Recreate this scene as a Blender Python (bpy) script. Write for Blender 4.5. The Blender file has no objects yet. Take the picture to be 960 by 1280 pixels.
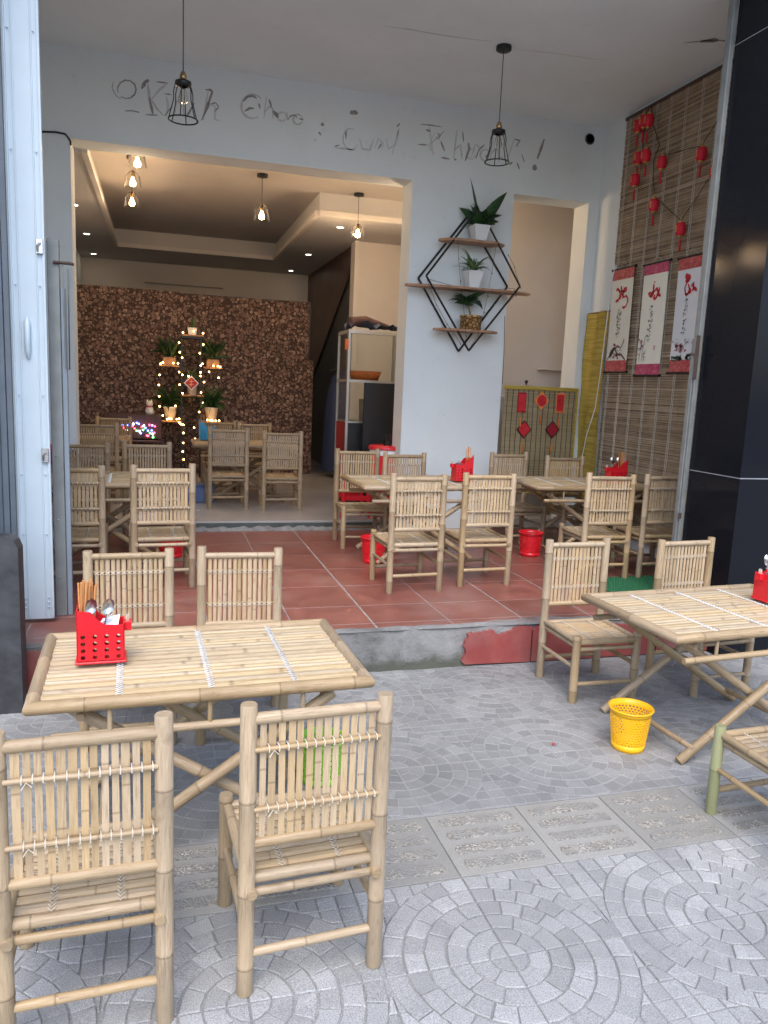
import bpy, math, random
from mathutils import Vector, Matrix
# ------------------------------------------------------------------ camera, sky, sun, exposure
scn = bpy.context.scene
COL = scn.collection
FPX, PITCH, YAW, ROLL, CAMH = 961.46, 0.161044, 0.285936, 0.0433656, 1.73
_F = Vector((math.sin(YAW)*math.cos(PITCH), math.cos(YAW)*math.cos(PITCH), -math.sin(PITCH)))
_R0 = Vector((math.cos(YAW), -math.sin(YAW), 0)); _U0 = _R0.cross(_F)
_R = _R0*math.cos(ROLL) + _U0*math.sin(ROLL); _U = -_R0*math.sin(ROLL) + _U0*math.cos(ROLL)
cam_data = bpy.data.cameras.new('camera'); cam = bpy.data.objects.new('camera', cam_data); COL.objects.link(cam)
M = Matrix(((_R.x, _U.x, -_F.x, 0), (_R.y, _U.y, -_F.y, 0), (_R.z, _U.z, -_F.z, CAMH), (0, 0, 0, 1)))
cam.matrix_world = M
cam_data.sensor_fit = 'HORIZONTAL'; cam_data.sensor_width = 36; cam_data.lens = FPX/960*36
cam_data.clip_end = 2000; cam_data.clip_start = 0.05
scn.camera = cam
SUN_EL, SUN_AZ = math.radians(55), math.radians(196)     # azimuth clockwise from +Y: behind the camera, a little to its left
world = bpy.data.worlds.new('World'); scn.world = world; world.use_nodes = True
wn = world.node_tree.nodes; bg = wn['Background']
sky = wn.new('ShaderNodeTexSky'); sky.sky_type = 'NISHITA'; sky.sun_disc = False
sky.sun_elevation = SUN_EL; sky.sun_rotation = SUN_AZ; sky.air_density = 1.0; sky.dust_density = 3.0; sky.ozone_density = 3.0
world.node_tree.links.new(sky.outputs[0], bg.inputs[0]); bg.inputs[1].default_value = 0.15
sl = bpy.data.lights.new('sun', 'SUN'); sl.energy = 0.5; sl.angle = math.radians(40); sl.color = (1, .975, .94)
sun = bpy.data.objects.new('sun', sl); COL.objects.link(sun)
sd = Vector((math.sin(SUN_AZ)*math.cos(SUN_EL), math.cos(SUN_AZ)*math.cos(SUN_EL), math.sin(SUN_EL)))
sun.rotation_euler = sd.to_track_quat('Z', 'Y').to_euler()
scn.view_settings.view_transform = 'Standard'; scn.view_settings.look = 'None'
scn.view_settings.exposure = 1.48; scn.view_settings.gamma = 1; scn.view_settings.use_curve_mapping = False
scn.render.engine = 'CYCLES'; scn.cycles.max_bounces = 10; scn.cycles.diffuse_bounces = 6; scn.cycles.use_denoising = True

# pixel of the photograph -> a point on a plane of the place (960 x 1280 pixels)
def ray(x, y): return _R*((x-480)/FPX) - _U*((y-640)/FPX) + _F
C0 = Vector((0, 0, CAMH))
def PZ(x, y, z): d = ray(x, y); return C0 + d*((z-CAMH)/d.z)
def PY(x, y, Y): d = ray(x, y); return C0 + d*(Y/d.y)
def PX(x, y, X): d = ray(x, y); return C0 + d*(X/d.x)
def toPix(p):
    q = Vector(p)-C0; w = q.dot(_F)
    return (480+FPX*q.dot(_R)/w, 640-FPX*q.dot(_U)/w, w)

# ------------------------------------------------------------------ materials
MATS = {}
def srgb(r, g, b):
    f = lambda c: (c/255/12.92 if c/255 <= .04045 else ((c/255+.055)/1.055)**2.4)
    return (f(r), f(g), f(b), 1)
class NT:
    def __init__(s, name):
        s.m = bpy.data.materials.new(name); s.m.use_nodes = True; s.t = s.m.node_tree; s.b = s.t.nodes['Principled BSDF']; MATS[name] = s.m
    def n(s, typ, **k):
        o = s.t.nodes.new('ShaderNode'+typ)
        for a, v in k.items(): setattr(o, a, v)
        return o
    def l(s, a, b): s.t.links.new(a, b)
    def coord(s, kind='Object', scale=(1, 1, 1)):
        tc = s.n('TexCoord'); mp = s.n('Mapping'); s.l(tc.outputs[kind], mp.inputs[0]); mp.inputs['Scale'].default_value = scale
        return mp.outputs[0]
    def noise(s, vec, scale, detail=4, rough=.55, dist=0):
        o = s.n('TexNoise'); o.inputs['Scale'].default_value = scale; o.inputs['Detail'].default_value = detail
        o.inputs['Roughness'].default_value = rough; o.inputs['Distortion'].default_value = dist
        s.l(vec, o.inputs['Vector']); return o.outputs['Fac']
    def ramp(s, fac, stops):
        o = s.n('ValToRGB'); e = o.color_ramp.elements
        while len(e) < len(stops): e.new(.5)
        for i, (p, c) in enumerate(stops):
            e[i].position = p; e[i].color = c if len(c) == 4 else (*c, 1)
        s.l(fac, o.inputs[0]); return o.outputs[0]
    def mix(s, fac, a, b, mode='MIX'):
        o = s.n('MixRGB', blend_type=mode)
        for i, v in enumerate((fac, a, b)):
            if hasattr(v, 'is_linked') or hasattr(v, 'node'): s.l(v, o.inputs[i])
            else: o.inputs[i].default_value = v if (i == 0 or len(v) == 4) else (*v, 1)
        return o.outputs[0]
    def math(s, op, a, b=0.0):
        o = s.n('Math', operation=op)
        for i, v in enumerate((a, b)):
            if hasattr(v, 'node'): s.l(v, o.inputs[i])
            else: o.inputs[i].default_value = v
        return o.outputs[0]
    def col(s, c): s.l(c, s.b.inputs['Base Color'])
    def bump(s, h, strength=.3, dist=.01):
        o = s.n('Bump'); o.inputs['Strength'].default_value = strength; o.inputs['Distance'].default_value = dist
        s.l(h, o.inputs['Height']); s.l(o.outputs[0], s.b.inputs['Normal'])
    def set(s, **k):
        for a, v in k.items(): s.b.inputs[a.replace('_', ' ')].default_value = v
def k3(c, f): return (min(1, c[0]*f), min(1, c[1]*f), min(1, c[2]*f), 1)
def simple(name, c, rough=.6, var=.12, scale=12, bump=.15, bscale=60, metallic=0., rnd=.1, **k):
    "a plain material with mottling, fine relief and a little difference from object to object"
    t = NT(name); v = t.coord()
    n1 = t.noise(v, scale); a = t.ramp(n1, [(.25, k3(c, 1-var)), (.75, k3(c, 1+var))])
    oi = t.n('ObjectInfo'); f = t.math('MULTIPLY_ADD', oi.outputs['Random'], rnd*2); f.node.inputs[2].default_value = 1-rnd
    g = t.n('CombineXYZ'); [t.l(f, g.inputs[i]) for i in range(3)]
    t.col(t.mix(1.0, a, g.outputs[0], 'MULTIPLY'))
    rr = t.math('MULTIPLY_ADD', n1, .25); rr.node.inputs[2].default_value = max(.02, rough-.12); t.l(rr, t.b.inputs['Roughness'])
    if bump: t.bump(t.noise(v, bscale, 3), bump, .004)
    t.set(Metallic=metallic, **k); return t.m
def emit(name, c, strength, base=None):
    t = NT(name); t.set(Base_Color=(*(base or c)[:3], 1), Emission_Color=(*c[:3], 1), Emission_Strength=strength); return t.m
def glass(name, c=(.9, .95, .95), rough=.03):
    t = NT(name); t.set(Base_Color=(*c, 1), Roughness=rough, IOR=1.15, Transmission_Weight=1.0); return t.m

def bamboo(name, light, mid, dark, green=None):
    t = NT(name)
    uv = t.n('UVMap'); oi = t.n('ObjectInfo')
    off = t.n('CombineXYZ'); t.l(oi.outputs['Random'], off.inputs[0]); r37 = t.math('MULTIPLY', oi.outputs['Random'], 37.0); t.l(r37, off.inputs[1]); t.l(r37, off.inputs[2])
    mp = t.n('Mapping'); t.l(uv.outputs[0], mp.inputs[0]); mp.inputs['Scale'].default_value = (55, 3.2, 1); t.l(off.outputs[0], mp.inputs['Location'])
    streak = t.noise(mp.outputs[0], 4.0, 4, .6)
    mp2 = t.n('Mapping'); t.l(uv.outputs[0], mp2.inputs[0]); mp2.inputs['Scale'].default_value = (10, 4, 1); t.l(off.outputs[0], mp2.inputs['Location'])
    blot = t.noise(mp2.outputs[0], 2.2, 4, .6)
    c1 = t.ramp(streak, [(.28, dark), (.5, mid), (.75, light)])
    c2 = t.mix(t.ramp(blot, [(.35, (0, 0, 0)), (.62, (1, 1, 1))]), c1, mid)
    # stains
    c3 = t.mix(t.ramp(blot, [(.6, (0, 0, 0)), (.76, (.7, .7, .7))]), c2, dark)
    mp3 = t.n('Mapping'); t.l(uv.outputs[0], mp3.inputs[0]); mp3.inputs['Scale'].default_value = (60, 22, 1); t.l(off.outputs[0], mp3.inputs['Location'])
    spot = t.noise(mp3.outputs[0], 3.0, 3, .7)
    c3 = t.mix(t.ramp(spot, [(.66, (0, 0, 0)), (.76, (.6, .6, .6))]), c3, k3(dark, .55))
    at = t.n('Attribute', attribute_name='nd')
    c4 = t.mix(t.math('MULTIPLY', at.outputs['Fac'], .6), c3, k3(dark, .5))
    # each cane its own tone
    hsv = t.n('HueSaturation'); t.l(c4, hsv.inputs['Color'])
    rv = t.math('MULTIPLY_ADD', oi.outputs['Random'], .26); rv.node.inputs[2].default_value = .85; t.l(rv, hsv.inputs['Value'])
    rs = t.math('FRACT', t.math('MULTIPLY', oi.outputs['Random'], 13.7)); rs2 = t.math('MULTIPLY_ADD', rs, .22); rs2.node.inputs[2].default_value = .8; t.l(rs2, hsv.inputs['Saturation'])
    t.col(hsv.outputs[0]); t.set(Roughness=.42, Specular_IOR_Level=.4)
    t.bump(streak, .2, .002); return t.m
bamboo('bamboo_pole', srgb(184, 162, 127), srgb(161, 138, 104), srgb(114, 89, 62))  # pole tone lowered to carry the shade on upright posts, tops kept lighter
bamboo('bamboo_slat', srgb(196, 173, 135), srgb(178, 153, 116), srgb(136, 107, 75))
bamboo('bamboo_top', srgb(192, 175, 140), srgb(175, 154, 118), srgb(134, 109, 78))
bamboo('bamboo_green', srgb(160, 160, 120), srgb(140, 142, 102), srgb(126, 118, 82))
simple('string_white', (.60, .54, .44, 1), .8)
simple('string_blue_white', (.60, .63, .65, 1), .7)

def stone_mat(name, a, b, c, speck=.5, warm=None):
    t = NT(name); v = t.n('NewGeometry').outputs['Position']
    sp = t.noise(v, 260, 2, .8); big = t.noise(v, 3.0, 5, .6); dirt = t.noise(v, 1.1, 5, .65, .4)
    base = t.ramp(sp, [(.34, c), (.46, a), (.62, b), (.74, k3(b, 1.25))])
    oi = t.n('ObjectInfo'); at = t.n('Attribute', attribute_name='rnd')
    f = t.math('ADD', t.math('MULTIPLY', t.math('FRACT', t.math('ADD', oi.outputs['Random'], at.outputs['Fac'])), .34), .83)
    g = t.n('CombineXYZ'); [t.l(f, g.inputs[i]) for i in range(3)]
    c1 = t.mix(1.0, base, g.outputs[0], 'MULTIPLY')
    c2 = t.mix(t.ramp(dirt, [(.42, (0, 0, 0)), (.7, (.7, .7, .7))]), c1, warm or k3(a, .62))
    c3 = t.mix(t.ramp(big, [(.55, (0, 0, 0)), (.75, (.45, .45, .45))]), c2, k3(c, .8))
    t.col(c3); t.set(Roughness=.72); t.bump(sp, .35, .002); return t.m
stone_mat('paving_stone', (.285, .287, .282, 1), (.395, .397, .388, 1), (.17, .172, .172, 1))
stone_mat('paving_worn', (.225, .227, .224, 1), (.305, .306, .30, 1), (.14, .142, .142, 1))
stone_mat('joint_mortar', (.225, .226, .224, 1), (.285, .285, .28, 1), (.145, .147, .148, 1))
stone_mat('joint_pale', (.335, .335, .327, 1), (.39, .388, .38, 1), (.25, .25, .246, 1))
stone_mat('tactile_base', (.255, .25, .23, 1), (.31, .302, .28, 1), (.195, .19, .175, 1), warm=(.225, .215, .185, 1))
def pebble(name):
    t = NT(name); v = t.n('NewGeometry').outputs['Position']
    vo = t.n('TexVoronoi'); vo.inputs['Scale'].default_value = 150; t.l(v, vo.inputs['Vector'])
    sep = t.n('SeparateXYZ'); t.l(vo.outputs['Color'], sep.inputs[0])
    c = t.ramp(sep.outputs[0], [(0, (.17, .158, .135)), (.4, (.26, .242, .207)), (.75, (.34, .32, .28)), (1, (.44, .42, .375))])
    wear = t.noise(v, 9, 5, .65)
    t.col(t.mix(t.ramp(wear, [(.42, (0, 0, 0)), (.58, (1, 1, 1))]), c, (.245, .238, .217, 1)))
    t.bump(vo.outputs['Distance'], .9, .006); t.set(Roughness=.85); t.b.inputs['Normal'].links[0].from_node.invert = True
pebble('tactile_pebble')
simple('asphalt', (.085, .085, .086, 1), .85, .25, 40, .5, 200)
def tile_red(name, c1, c2, c3):
    t = NT(name); v = t.n('NewGeometry').outputs['Position']; oi = t.n('ObjectInfo')
    n = t.noise(v, 5, 6, .65, .6); d = t.noise(v, 1.6, 5, .6); fine = t.noise(v, 70, 3)
    a = t.ramp(n, [(.3, c1), (.6, c2), (.8, c3)])
    a = t.mix(t.ramp(d, [(.48, (0, 0, 0)), (.75, (.5, .5, .5))]), a, (.30, .22, .19, 1))
    f = t.math('ADD', t.math('MULTIPLY', oi.outputs['Random'], .2), .9); g = t.n('CombineXYZ'); [t.l(f, g.inputs[i]) for i in range(3)]
    t.col(t.mix(1.0, a, g.outputs[0], 'MULTIPLY'))
    r = t.math('MULTIPLY_ADD', n, .4); r.node.inputs[2].default_value = .18; t.l(r, t.b.inputs['Roughness']); t.bump(fine, .08, .002)
tile_red('terracotta', (.17, .06, .047), (.235, .085, .066), (.30, .125, .10))
tile_red('riser_red', (.22, .045, .042), (.28, .062, .056), (.33, .11, .095))
simple('grout', (.27, .24, .225, 1), .9, .25, 20)
def wall_paint(name, c, stain):
    t = NT(name); v = t.n('NewGeometry').outputs['Position']
    n = t.noise(v, 1.3, 6, .6, .3); f = t.noise(v, 9, 5, .7); s = t.noise(v, 34, 2, .6)
    a = t.ramp(n, [(.3, k3(c, .93)), (.65, c)])
    a = t.mix(t.ramp(f, [(.60, (0, 0, 0)), (.8, (.5, .5, .5))]), a, stain)
    a = t.mix(t.ramp(s, [(.76, (0, 0, 0)), (.8, (.5, .5, .5))]), a, k3(stain, .8))
    t.col(a); t.set(Roughness=.85); t.bump(t.noise(v, 40, 4), .12, .004)
wall_paint('white_wall', (.75, .80, .80, 1), (.60, .605, .58, 1))
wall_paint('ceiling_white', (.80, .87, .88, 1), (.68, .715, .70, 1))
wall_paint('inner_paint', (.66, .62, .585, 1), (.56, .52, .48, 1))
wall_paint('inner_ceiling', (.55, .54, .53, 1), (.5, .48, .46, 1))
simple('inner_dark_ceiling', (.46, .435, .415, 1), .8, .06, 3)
simple('letter_grey', (.27, .26, .245, 1), .8, .4, 60)
simple('letter_faint', (.55, .55, .545, 1), .8, .2, 60)
def concrete(name):
    t = NT(name); v = t.n('NewGeometry').outputs['Position']
    n = t.noise(v, 4.5, 7, .65, .5); fine = t.noise(v, 45, 5, .7)
    a = t.ramp(n, [(.3, (.085, .085, .08)), (.45, (.17, .17, .165)), (.7, (.26, .26, .255))])
    sep = t.n('SeparateXYZ'); t.l(v, sep.inputs[0])
    # moss and damp that creep up from the pavement joint
    hz = t.math('ADD', t.math('MULTIPLY', sep.outputs[2], 4.6), t.math('MULTIPLY', t.noise(v, 3.6, 7, .72), 1.15))
    a = t.mix(t.ramp(hz, [(.78, (.95, .95, .95)), (1.1, (0, 0, 0))]), a, (.075, .08, .06, 1))
    t.col(a); t.set(Roughness=.9); t.bump(t.math('ADD', fine, n), .6, .012)
concrete('concrete')
simple('dark_step', (.07, .085, .08, 1), .6, .3, 9, .4, 30)
simple('mortar_white', (.24, .24, .235, 1), .9, .4, 14, .8, 40)
def granite():
    t = NT('black_granite'); v = t.n('NewGeometry').outputs['Position']
    n = t.noise(v, 300, 2); t.col(t.ramp(n, [(.5, (.006, .007, .010)), (.78, (.03, .034, .042))]))
    t.set(Roughness=.12, Specular_IOR_Level=.14); s = t.noise(v, 2.5, 4); t.l(t.ramp(s, [(.3, (.06,)*3), (.8, (.18,)*3)]), t.b.inputs['Roughness'])
granite()
simple('granite_worn', (.035, .036, .04, 1), .5, .5, 10, .4, 30)
simple('white_seam', (.55, .56, .58, 1), .7)
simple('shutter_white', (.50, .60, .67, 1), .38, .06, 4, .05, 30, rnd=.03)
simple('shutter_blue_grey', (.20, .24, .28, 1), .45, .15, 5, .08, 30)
simple('rail_grey', (.22, .235, .23, 1), .5, .2, 8, .2, 60, metallic=.3)
simple('rust', (.055, .036, .028, 1), .8, .3, 30, .4, 80)
simple('steel', (.55, .56, .57, 1), .25, .08, 20, .05, 60, metallic=1.0)
simple('black_metal', (.012, .012, .013, 1), .45, .2, 30, .05)
simple('brass', (.42, .28, .14, 1), .35, .15, 30, .1, metallic=1.0)
glass('clear_glass', (.95, .96, .96)); glass('cabinet_glass', (.82, .86, .84), .06); glass('bulb_glass', (.97, .95, .9))
emit('bulb_lit', (1, .62, .28), 28); emit('spot_lit', (1, .9, .75), 9); emit('fairy_lit', (1, .52, .15), 11)
emit('led_blue', (.1, .15, 1), 7); emit('led_red', (1, .04, .08), 6); emit('led_green', (.1, 1, .25), 5); emit('led_white', (1, .9, .8), 7)
simple('shelf_wood', (.36, .20, .11, 1), .6, .35, 14, .2, 40)
simple('plastic_red', (.62, .012, .022, 1), .32, .05, 6, .02, 40, rnd=.05)
simple('plastic_yellow', (.86, .46, .008, 1), .35, .05, 6, .02, 40)
simple('plastic_blue', (.03, .28, .52, 1), .35, .05, 6, .02)
simple('plastic_green', (.30, .62, .05, 1), .4, .05, 6, .02)
simple('plastic_navy', (.02, .035, .09, 1), .5, .1)
simple('tub_blue', (.10, .16, .33, 1), .5, .1)
simple('chopstick_wood', (.56, .25, .085, 1), .5, .2, 40, .05)
simple('paper_white', (.82, .83, .86, 1), .8, .03, 8, .05)
simple('pot_white', (.76, .77, .76, 1), .35, .04, 6, .02)
def pot_pattern():
    t = NT('pot_pattern'); v = t.coord(); vo = t.n('TexVoronoi', feature='DISTANCE_TO_EDGE'); vo.inputs['Scale'].default_value = 26; t.l(v, vo.inputs['Vector'])
    t.col(t.ramp(vo.outputs['Distance'], [(.06, (.13, .06, .02)), (.14, (.52, .33, .13)), (.4, (.62, .45, .22))])); t.set(Roughness=.5)
pot_pattern()
simple('soil', (.03, .022, .016, 1), .95, .4, 60, .8, 80)
def leafmat(name, a, b):
    t = NT(name); v = t.coord(); n = t.noise(v, 9, 4); oi = t.n('ObjectInfo')
    f = t.math('ADD', t.math('MULTIPLY', oi.outputs['Random'], .4), .8); g = t.n('CombineXYZ'); [t.l(f, g.inputs[i]) for i in range(3)]
    t.col(t.mix(1.0, t.ramp(n, [(.3, a), (.7, b)]), g.outputs[0], 'MULTIPLY')); t.set(Roughness=.38)
leafmat('leaf_dark', (.012, .045, .014), (.035, .095, .028)); leafmat('leaf_spider', (.05, .12, .03), (.16, .22, .09))
simple('twig', (.25, .17, .11, 1), .8)
def reed(name, a, b, c):
    t = NT(name); at = t.n('Attribute', attribute_name='rnd'); v = t.coord(); n = t.noise(v, 6, 4); mp = t.coord('Object', (3, 3, 90)); s = t.noise(mp, 2, 4)
    col = t.ramp(at.outputs['Fac'], [(0, c), (.35, a), (.7, a), (1, b)])
    col = t.mix(t.ramp(s, [(.35, (0, 0, 0)), (.7, (.6, .6, .6))]), col, k3(c, .8)); col = t.mix(t.ramp(n, [(.4, (0, 0, 0)), (.7, (.4, .4, .4))]), col, b)
    t.col(col); t.set(Roughness=.75)
reed('reed_brown', (.47, .365, .24, 1), (.62, .51, .36, 1), (.21, .15, .095, 1))
reed('reed_pale', (.46, .38, .22, 1), (.56, .48, .30, 1), (.32, .25, .14, 1))
simple('blind_cord', (.55, .50, .42, 1), .9)
simple('dark_cord', (.07, .06, .05, 1), .9)
def yellow_cloth():
    t = NT('yellow_cloth'); mp = t.coord('Object', (2, 2, 26)); n = t.noise(mp, 1.6, 5, .6)
    t.col(t.ramp(n, [(.3, (.30, .21, .03)), (.55, (.46, .34, .06)), (.75, (.55, .43, .11))])); t.set(Roughness=.85); t.bump(n, .4, .01)
yellow_cloth()
simple('red_paper', (.55, .018, .03, 1), .55, .15, 40, .1)
simple('red_dark', (.30, .008, .02, 1), .6, .25, 40, .1)
simple('lantern_red', (.66, .010, .035, 1), .6, .12, 30, .2, 90)
simple('gold', (.72, .48, .14, 1), .35, .1, 30, .1, metallic=.7)
simple('orange_paper', (.75, .24, .06, 1), .7)
simple('black_lacquer', (.02, .012, .012, 1), .4)
def brocade(name, a, b):
    t = NT(name); v = t.coord(); vo = t.n('TexVoronoi'); vo.inputs['Scale'].default_value = 42; t.l(v, vo.inputs['Vector']); n = t.noise(v, 30, 4, .6, 1.5)
    t.col(t.mix(t.ramp(n, [(.42, (0, 0, 0)), (.62, (1, 1, 1))]), a, b)); t.set(Roughness=.6)
brocade('brocade_red', (.42, .045, .05, 1), (.58, .16, .14, 1)); brocade('brocade_pink', (.45, .03, .10, 1), (.60, .15, .21, 1))
simple('scroll_cream', (.78, .76, .64, 1), .8, .03, 5, .05); simple('scroll_white', (.80, .82, .83, 1), .8, .03, 5, .05)
simple('ink_black', (.03, .03, .03, 1), .8); simple('ink_red', (.52, .012, .025, 1), .7); simple('ink_brown', (.16, .09, .07, 1), .8)
simple('ink_pink', (.62, .33, .36, 1), .8); simple('ink_green', (.12, .2, .12, 1), .8); simple('ink_grey', (.35, .33, .33, 1), .8)
def backdrop():
    "printed cloth: log ends, rings of several sizes"
    t = NT('log_print_cloth'); tc = t.coord('Object', (1, 1, 1))
    col = None
    def layer(scale, r, seed):
        mp = t.n('Mapping'); t.l(tc, mp.inputs[0]); mp.inputs['Location'].default_value = (seed, 0, seed*1.7); mp.inputs['Scale'].default_value = (1, 0, 1)
        vo = t.n('TexVoronoi', voronoi_dimensions='3D'); vo.inputs['Scale'].default_value = scale; vo.inputs['Randomness'].default_value = .8; t.l(mp.outputs[0], vo.inputs['Vector'])
        return vo
    big = layer(16, .4, 0.0); small = layer(29, .4, 3.3)
    def rings(vo, tones):
        sep = t.n('SeparateXYZ'); t.l(vo.outputs['Color'], sep.inputs[0])
        body = t.ramp(sep.outputs[0], tones)
        d = vo.outputs['Distance']
        ring = t.ramp(d, [(.0, (.6,)*3), (.09, (.15,)*3), (.2, (.75,)*3), (.25, (.1,)*3), (.34, (.25,)*3), (.385, (1,)*3), (.43, (1,)*3), (.45, (0,)*3)])
        br = t.ramp(sep.outputs[1], [(.35, (.13, .085, .066)), (.62, (.24, .165, .12)), (.85, (.42, .31, .23))])
        return t.mix(ring, body, br), t.ramp(d, [(.43, (1,)*3), (.47, (0,)*3)])
    tones = [(0, (.11, .055, .043)), (.35, (.20, .105, .076)), (.7, (.30, .175, .125)), (1, (.17, .08, .058))]
    c2, m2 = rings(small, tones); c1, m1 = rings(big, tones)
    c = t.mix(m2, (.055, .03, .024, 1), c2); c = t.mix(m1, c, c1)
    t.col(c); t.set(Roughness=.85)
backdrop()
simple('inner_floor', (.40, .38, .36, 1), .22, .06, 2, .02, 20)
def darkwood():
    t = NT('dark_wood'); mp = t.coord('Object', (6, 1.2, .6)); n = t.noise(mp, 3, 6, .6, .8)
    t.col(t.ramp(n, [(.3, (.045, .020, .014)), (.7, (.11, .05, .034))])); t.set(Roughness=.4)
darkwood()
simple('dark_grey_paint', (.085, .085, .083, 1), .6); simple('black_board', (.012, .012, .014, 1), .45)
simple('alu', (.52, .51, .48, 1), .35, .06, 10, .05, metallic=.6); simple('orange_food', (.70, .16, .03, 1), .6, .3, 30, .4)
simple('yellow_food', (.7, .5, .05, 1), .5); simple('jeans', (.05, .07, .13, 1), .9, .3, 20, .5); simple('brown_cloth', (.13, .07, .06, 1), .9, .3)
simple('green_mat', (.015, .12, .05, 1), .95, .35, 60, .9, 160)
simple('led_cable', (.03, .05, .03, 1), .6); simple('porcelain', (.75, .70, .60, 1), .3)

# ------------------------------------------------------------------ mesh building
class MB:
    def __init__(s): s.v = []; s.f = []; s.uv = []; s.sm = []; s.at = []
    def add(s, v, f, smooth=False, uvs=None, at=0.0):
        o = len(s.v); s.v += [tuple(p) for p in v]; s.at += (at if isinstance(at, list) else [at]*len(v))
        for i, q in enumerate(f):
            s.f.append(tuple(o+k for k in q)); s.sm.append(smooth)
            s.uv.append(uvs[i] if uvs else [(v[k][0]+v[k][1], v[k][2]+v[k][1]) for k in q])
        return s
    def mesh(s, name, mat, attr='nd'):
        me = bpy.data.meshes.new(name); me.from_pydata(s.v, [], s.f)
        ul = me.uv_layers.new(name='UVMap'); ul.data.foreach_set('uv', [c for q in s.uv for p in q for c in p])
        me.polygons.foreach_set('use_smooth', s.sm)
        if any(s.at): a = me.attributes.new(attr, 'FLOAT', 'POINT'); a.data.foreach_set('value', s.at)
        mats = mat if isinstance(mat, (list, tuple)) else [mat]
        for m in mats: me.materials.append(MATS[m])
        me.update(); return me
    def build(s, name, mat, parent=None, attr='nd'):
        return link(name, s.mesh(name, mat, attr), parent)
    def box(s, x0, x1, y0, y1, z0, z1, bev=0.0, at=0.0):
        if bev <= 0:
            v = [(x, y, z) for z in (z0, z1) for y in (y0, y1) for x in (x0, x1)]
            return s.add(v, [(0, 2, 3, 1), (4, 5, 7, 6), (0, 1, 5, 4), (2, 6, 7, 3), (0, 4, 6, 2), (1, 3, 7, 5)], at=at)
        b = bev; P = []
        for sx, x in ((1, x0), (-1, x1)):
            for sy, y in ((1, y0), (-1, y1)):
                for sz, z in ((1, z0), (-1, z1)):
                    P += [(x, y+sy*b, z+sz*b), (x+sx*b, y, z+sz*b), (x+sx*b, y+sy*b, z)]
        i = lambda a, c, d, k: (a*4+c*2+d)*3+k
        F = [(i(0,0,0,0), i(0,0,1,0), i(0,1,1,0), i(0,1,0,0)), (i(1,0,0,0), i(1,1,0,0), i(1,1,1,0), i(1,0,1,0)),
             (i(0,0,0,1), i(1,0,0,1), i(1,0,1,1), i(0,0,1,1)), (i(0,1,0,1), i(0,1,1,1), i(1,1,1,1), i(1,1,0,1)),
             (i(0,0,0,2), i(0,1,0,2), i(1,1,0,2), i(1,0,0,2)), (i(0,0,1,2), i(1,0,1,2), i(1,1,1,2), i(0,1,1,2))]
        for c in (0, 1):
            for d in (0, 1):
                F += [(i(0,c,d,1), i(0,c,d,2), i(1,c,d,2), i(1,c,d,1)), (i(c,0,d,0), i(c,0,d,2), i(c,1,d,2), i(c,1,d,0)), (i(c,d,0,0), i(c,d,0,1), i(c,d,1,1), i(c,d,1,0))]
                for e in (0, 1): F.append((i(c,d,e,0), i(c,d,e,1), i(c,d,e,2)))
        return s.add(P, F, at=at)
    def tube(s, pts, r, n=8, smooth=True, cap=True, at=None, uo=(0, 0), shear=None):
        "rings along a path; r a number or one radius per point"
        pts = [Vector(p) for p in pts]; N = len(pts); r = r if isinstance(r, (list, tuple)) else [r]*N
        d0 = (pts[1]-pts[0]).normalized(); up = Vector((0, 0, 1)) if abs(d0.z) < .9 else Vector((0, 1, 0))
        a = d0.cross(up).normalized(); V = []; A = []; S = [0]
        for i in range(1, N): S.append(S[-1]+(pts[i]-pts[i-1]).length)
        for i in range(N):
            d = (pts[min(i+1, N-1)]-pts[max(i-1, 0)]).normalized(); a = (a-d*a.dot(d)).normalized(); b = d.cross(a)
            for k in range(n):
                th = 2*math.pi*k/n; off = a*math.cos(th)*r[i]+b*math.sin(th)*r[i]
                if shear and shear[i]: off = off + d*off.dot(shear[i])
                V.append(pts[i]+off); A.append(at[i] if at else 0.0)
        F = []; UV = []
        for i in range(N-1):
            for k in range(n):
                k2 = (k+1) % n; F.append((i*n+k, i*n+k2, (i+1)*n+k2, (i+1)*n+k))
                u0, u1 = uo[0]+k/n*2*math.pi*r[i], uo[0]+(k+1)/n*2*math.pi*r[i]; UV.append([(u0, uo[1]+S[i]), (u1, uo[1]+S[i]), (u1, uo[1]+S[i+1]), (u0, uo[1]+S[i+1])])
        s.add(V, F, smooth, UV, A)
        if cap:
            for i, rev in ((0, True), (N-1, False)):
                ring = [V[i*n+k] for k in range(n)]; s.add(ring, [tuple(range(n))[::-1] if rev else tuple(range(n))], False, [[(uo[0]+.01*math.cos(k), uo[1]+.01*math.sin(k)) for k in range(n)]], .25)
        return s
    def pole(s, p0, p1, r, rg, n=10, step=.26, shear=None, bow=.0025, taper=.96):
        "a bamboo cane with its nodes"
        p0, p1 = Vector(p0), Vector(p1); L = (p1-p0).length; d = (p1-p0)/L
        side = d.orthogonal().normalized(); side = Matrix.Rotation(rg.uniform(0, 6.28), 3, d) @ side; bw = rg.uniform(-bow, bow)
        st = [(0, .93, 0), (.003, 1, 0)]; x = rg.uniform(.05, step)
        while x < L-.02:
            st += [(x-.006, 1, .0), (x-.0025, 1.055, .35), (x, .985, 1.0), (x+.003, 1.075, .3), (x+.008, 1, 0)]; x += rg.uniform(.75, 1.25)*step
        st += [(L-.003, 1, 0), (L, .93, 0)]; st = [q for q in st if 0 <= q[0] <= L]; st.sort()
        P = [p0+d*q[0]+side*bw*math.sin(math.pi*q[0]/L) for q in st]
        R = [r*q[1]*(1+(taper-1)*q[0]/L) for q in st]; sh = None
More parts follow.
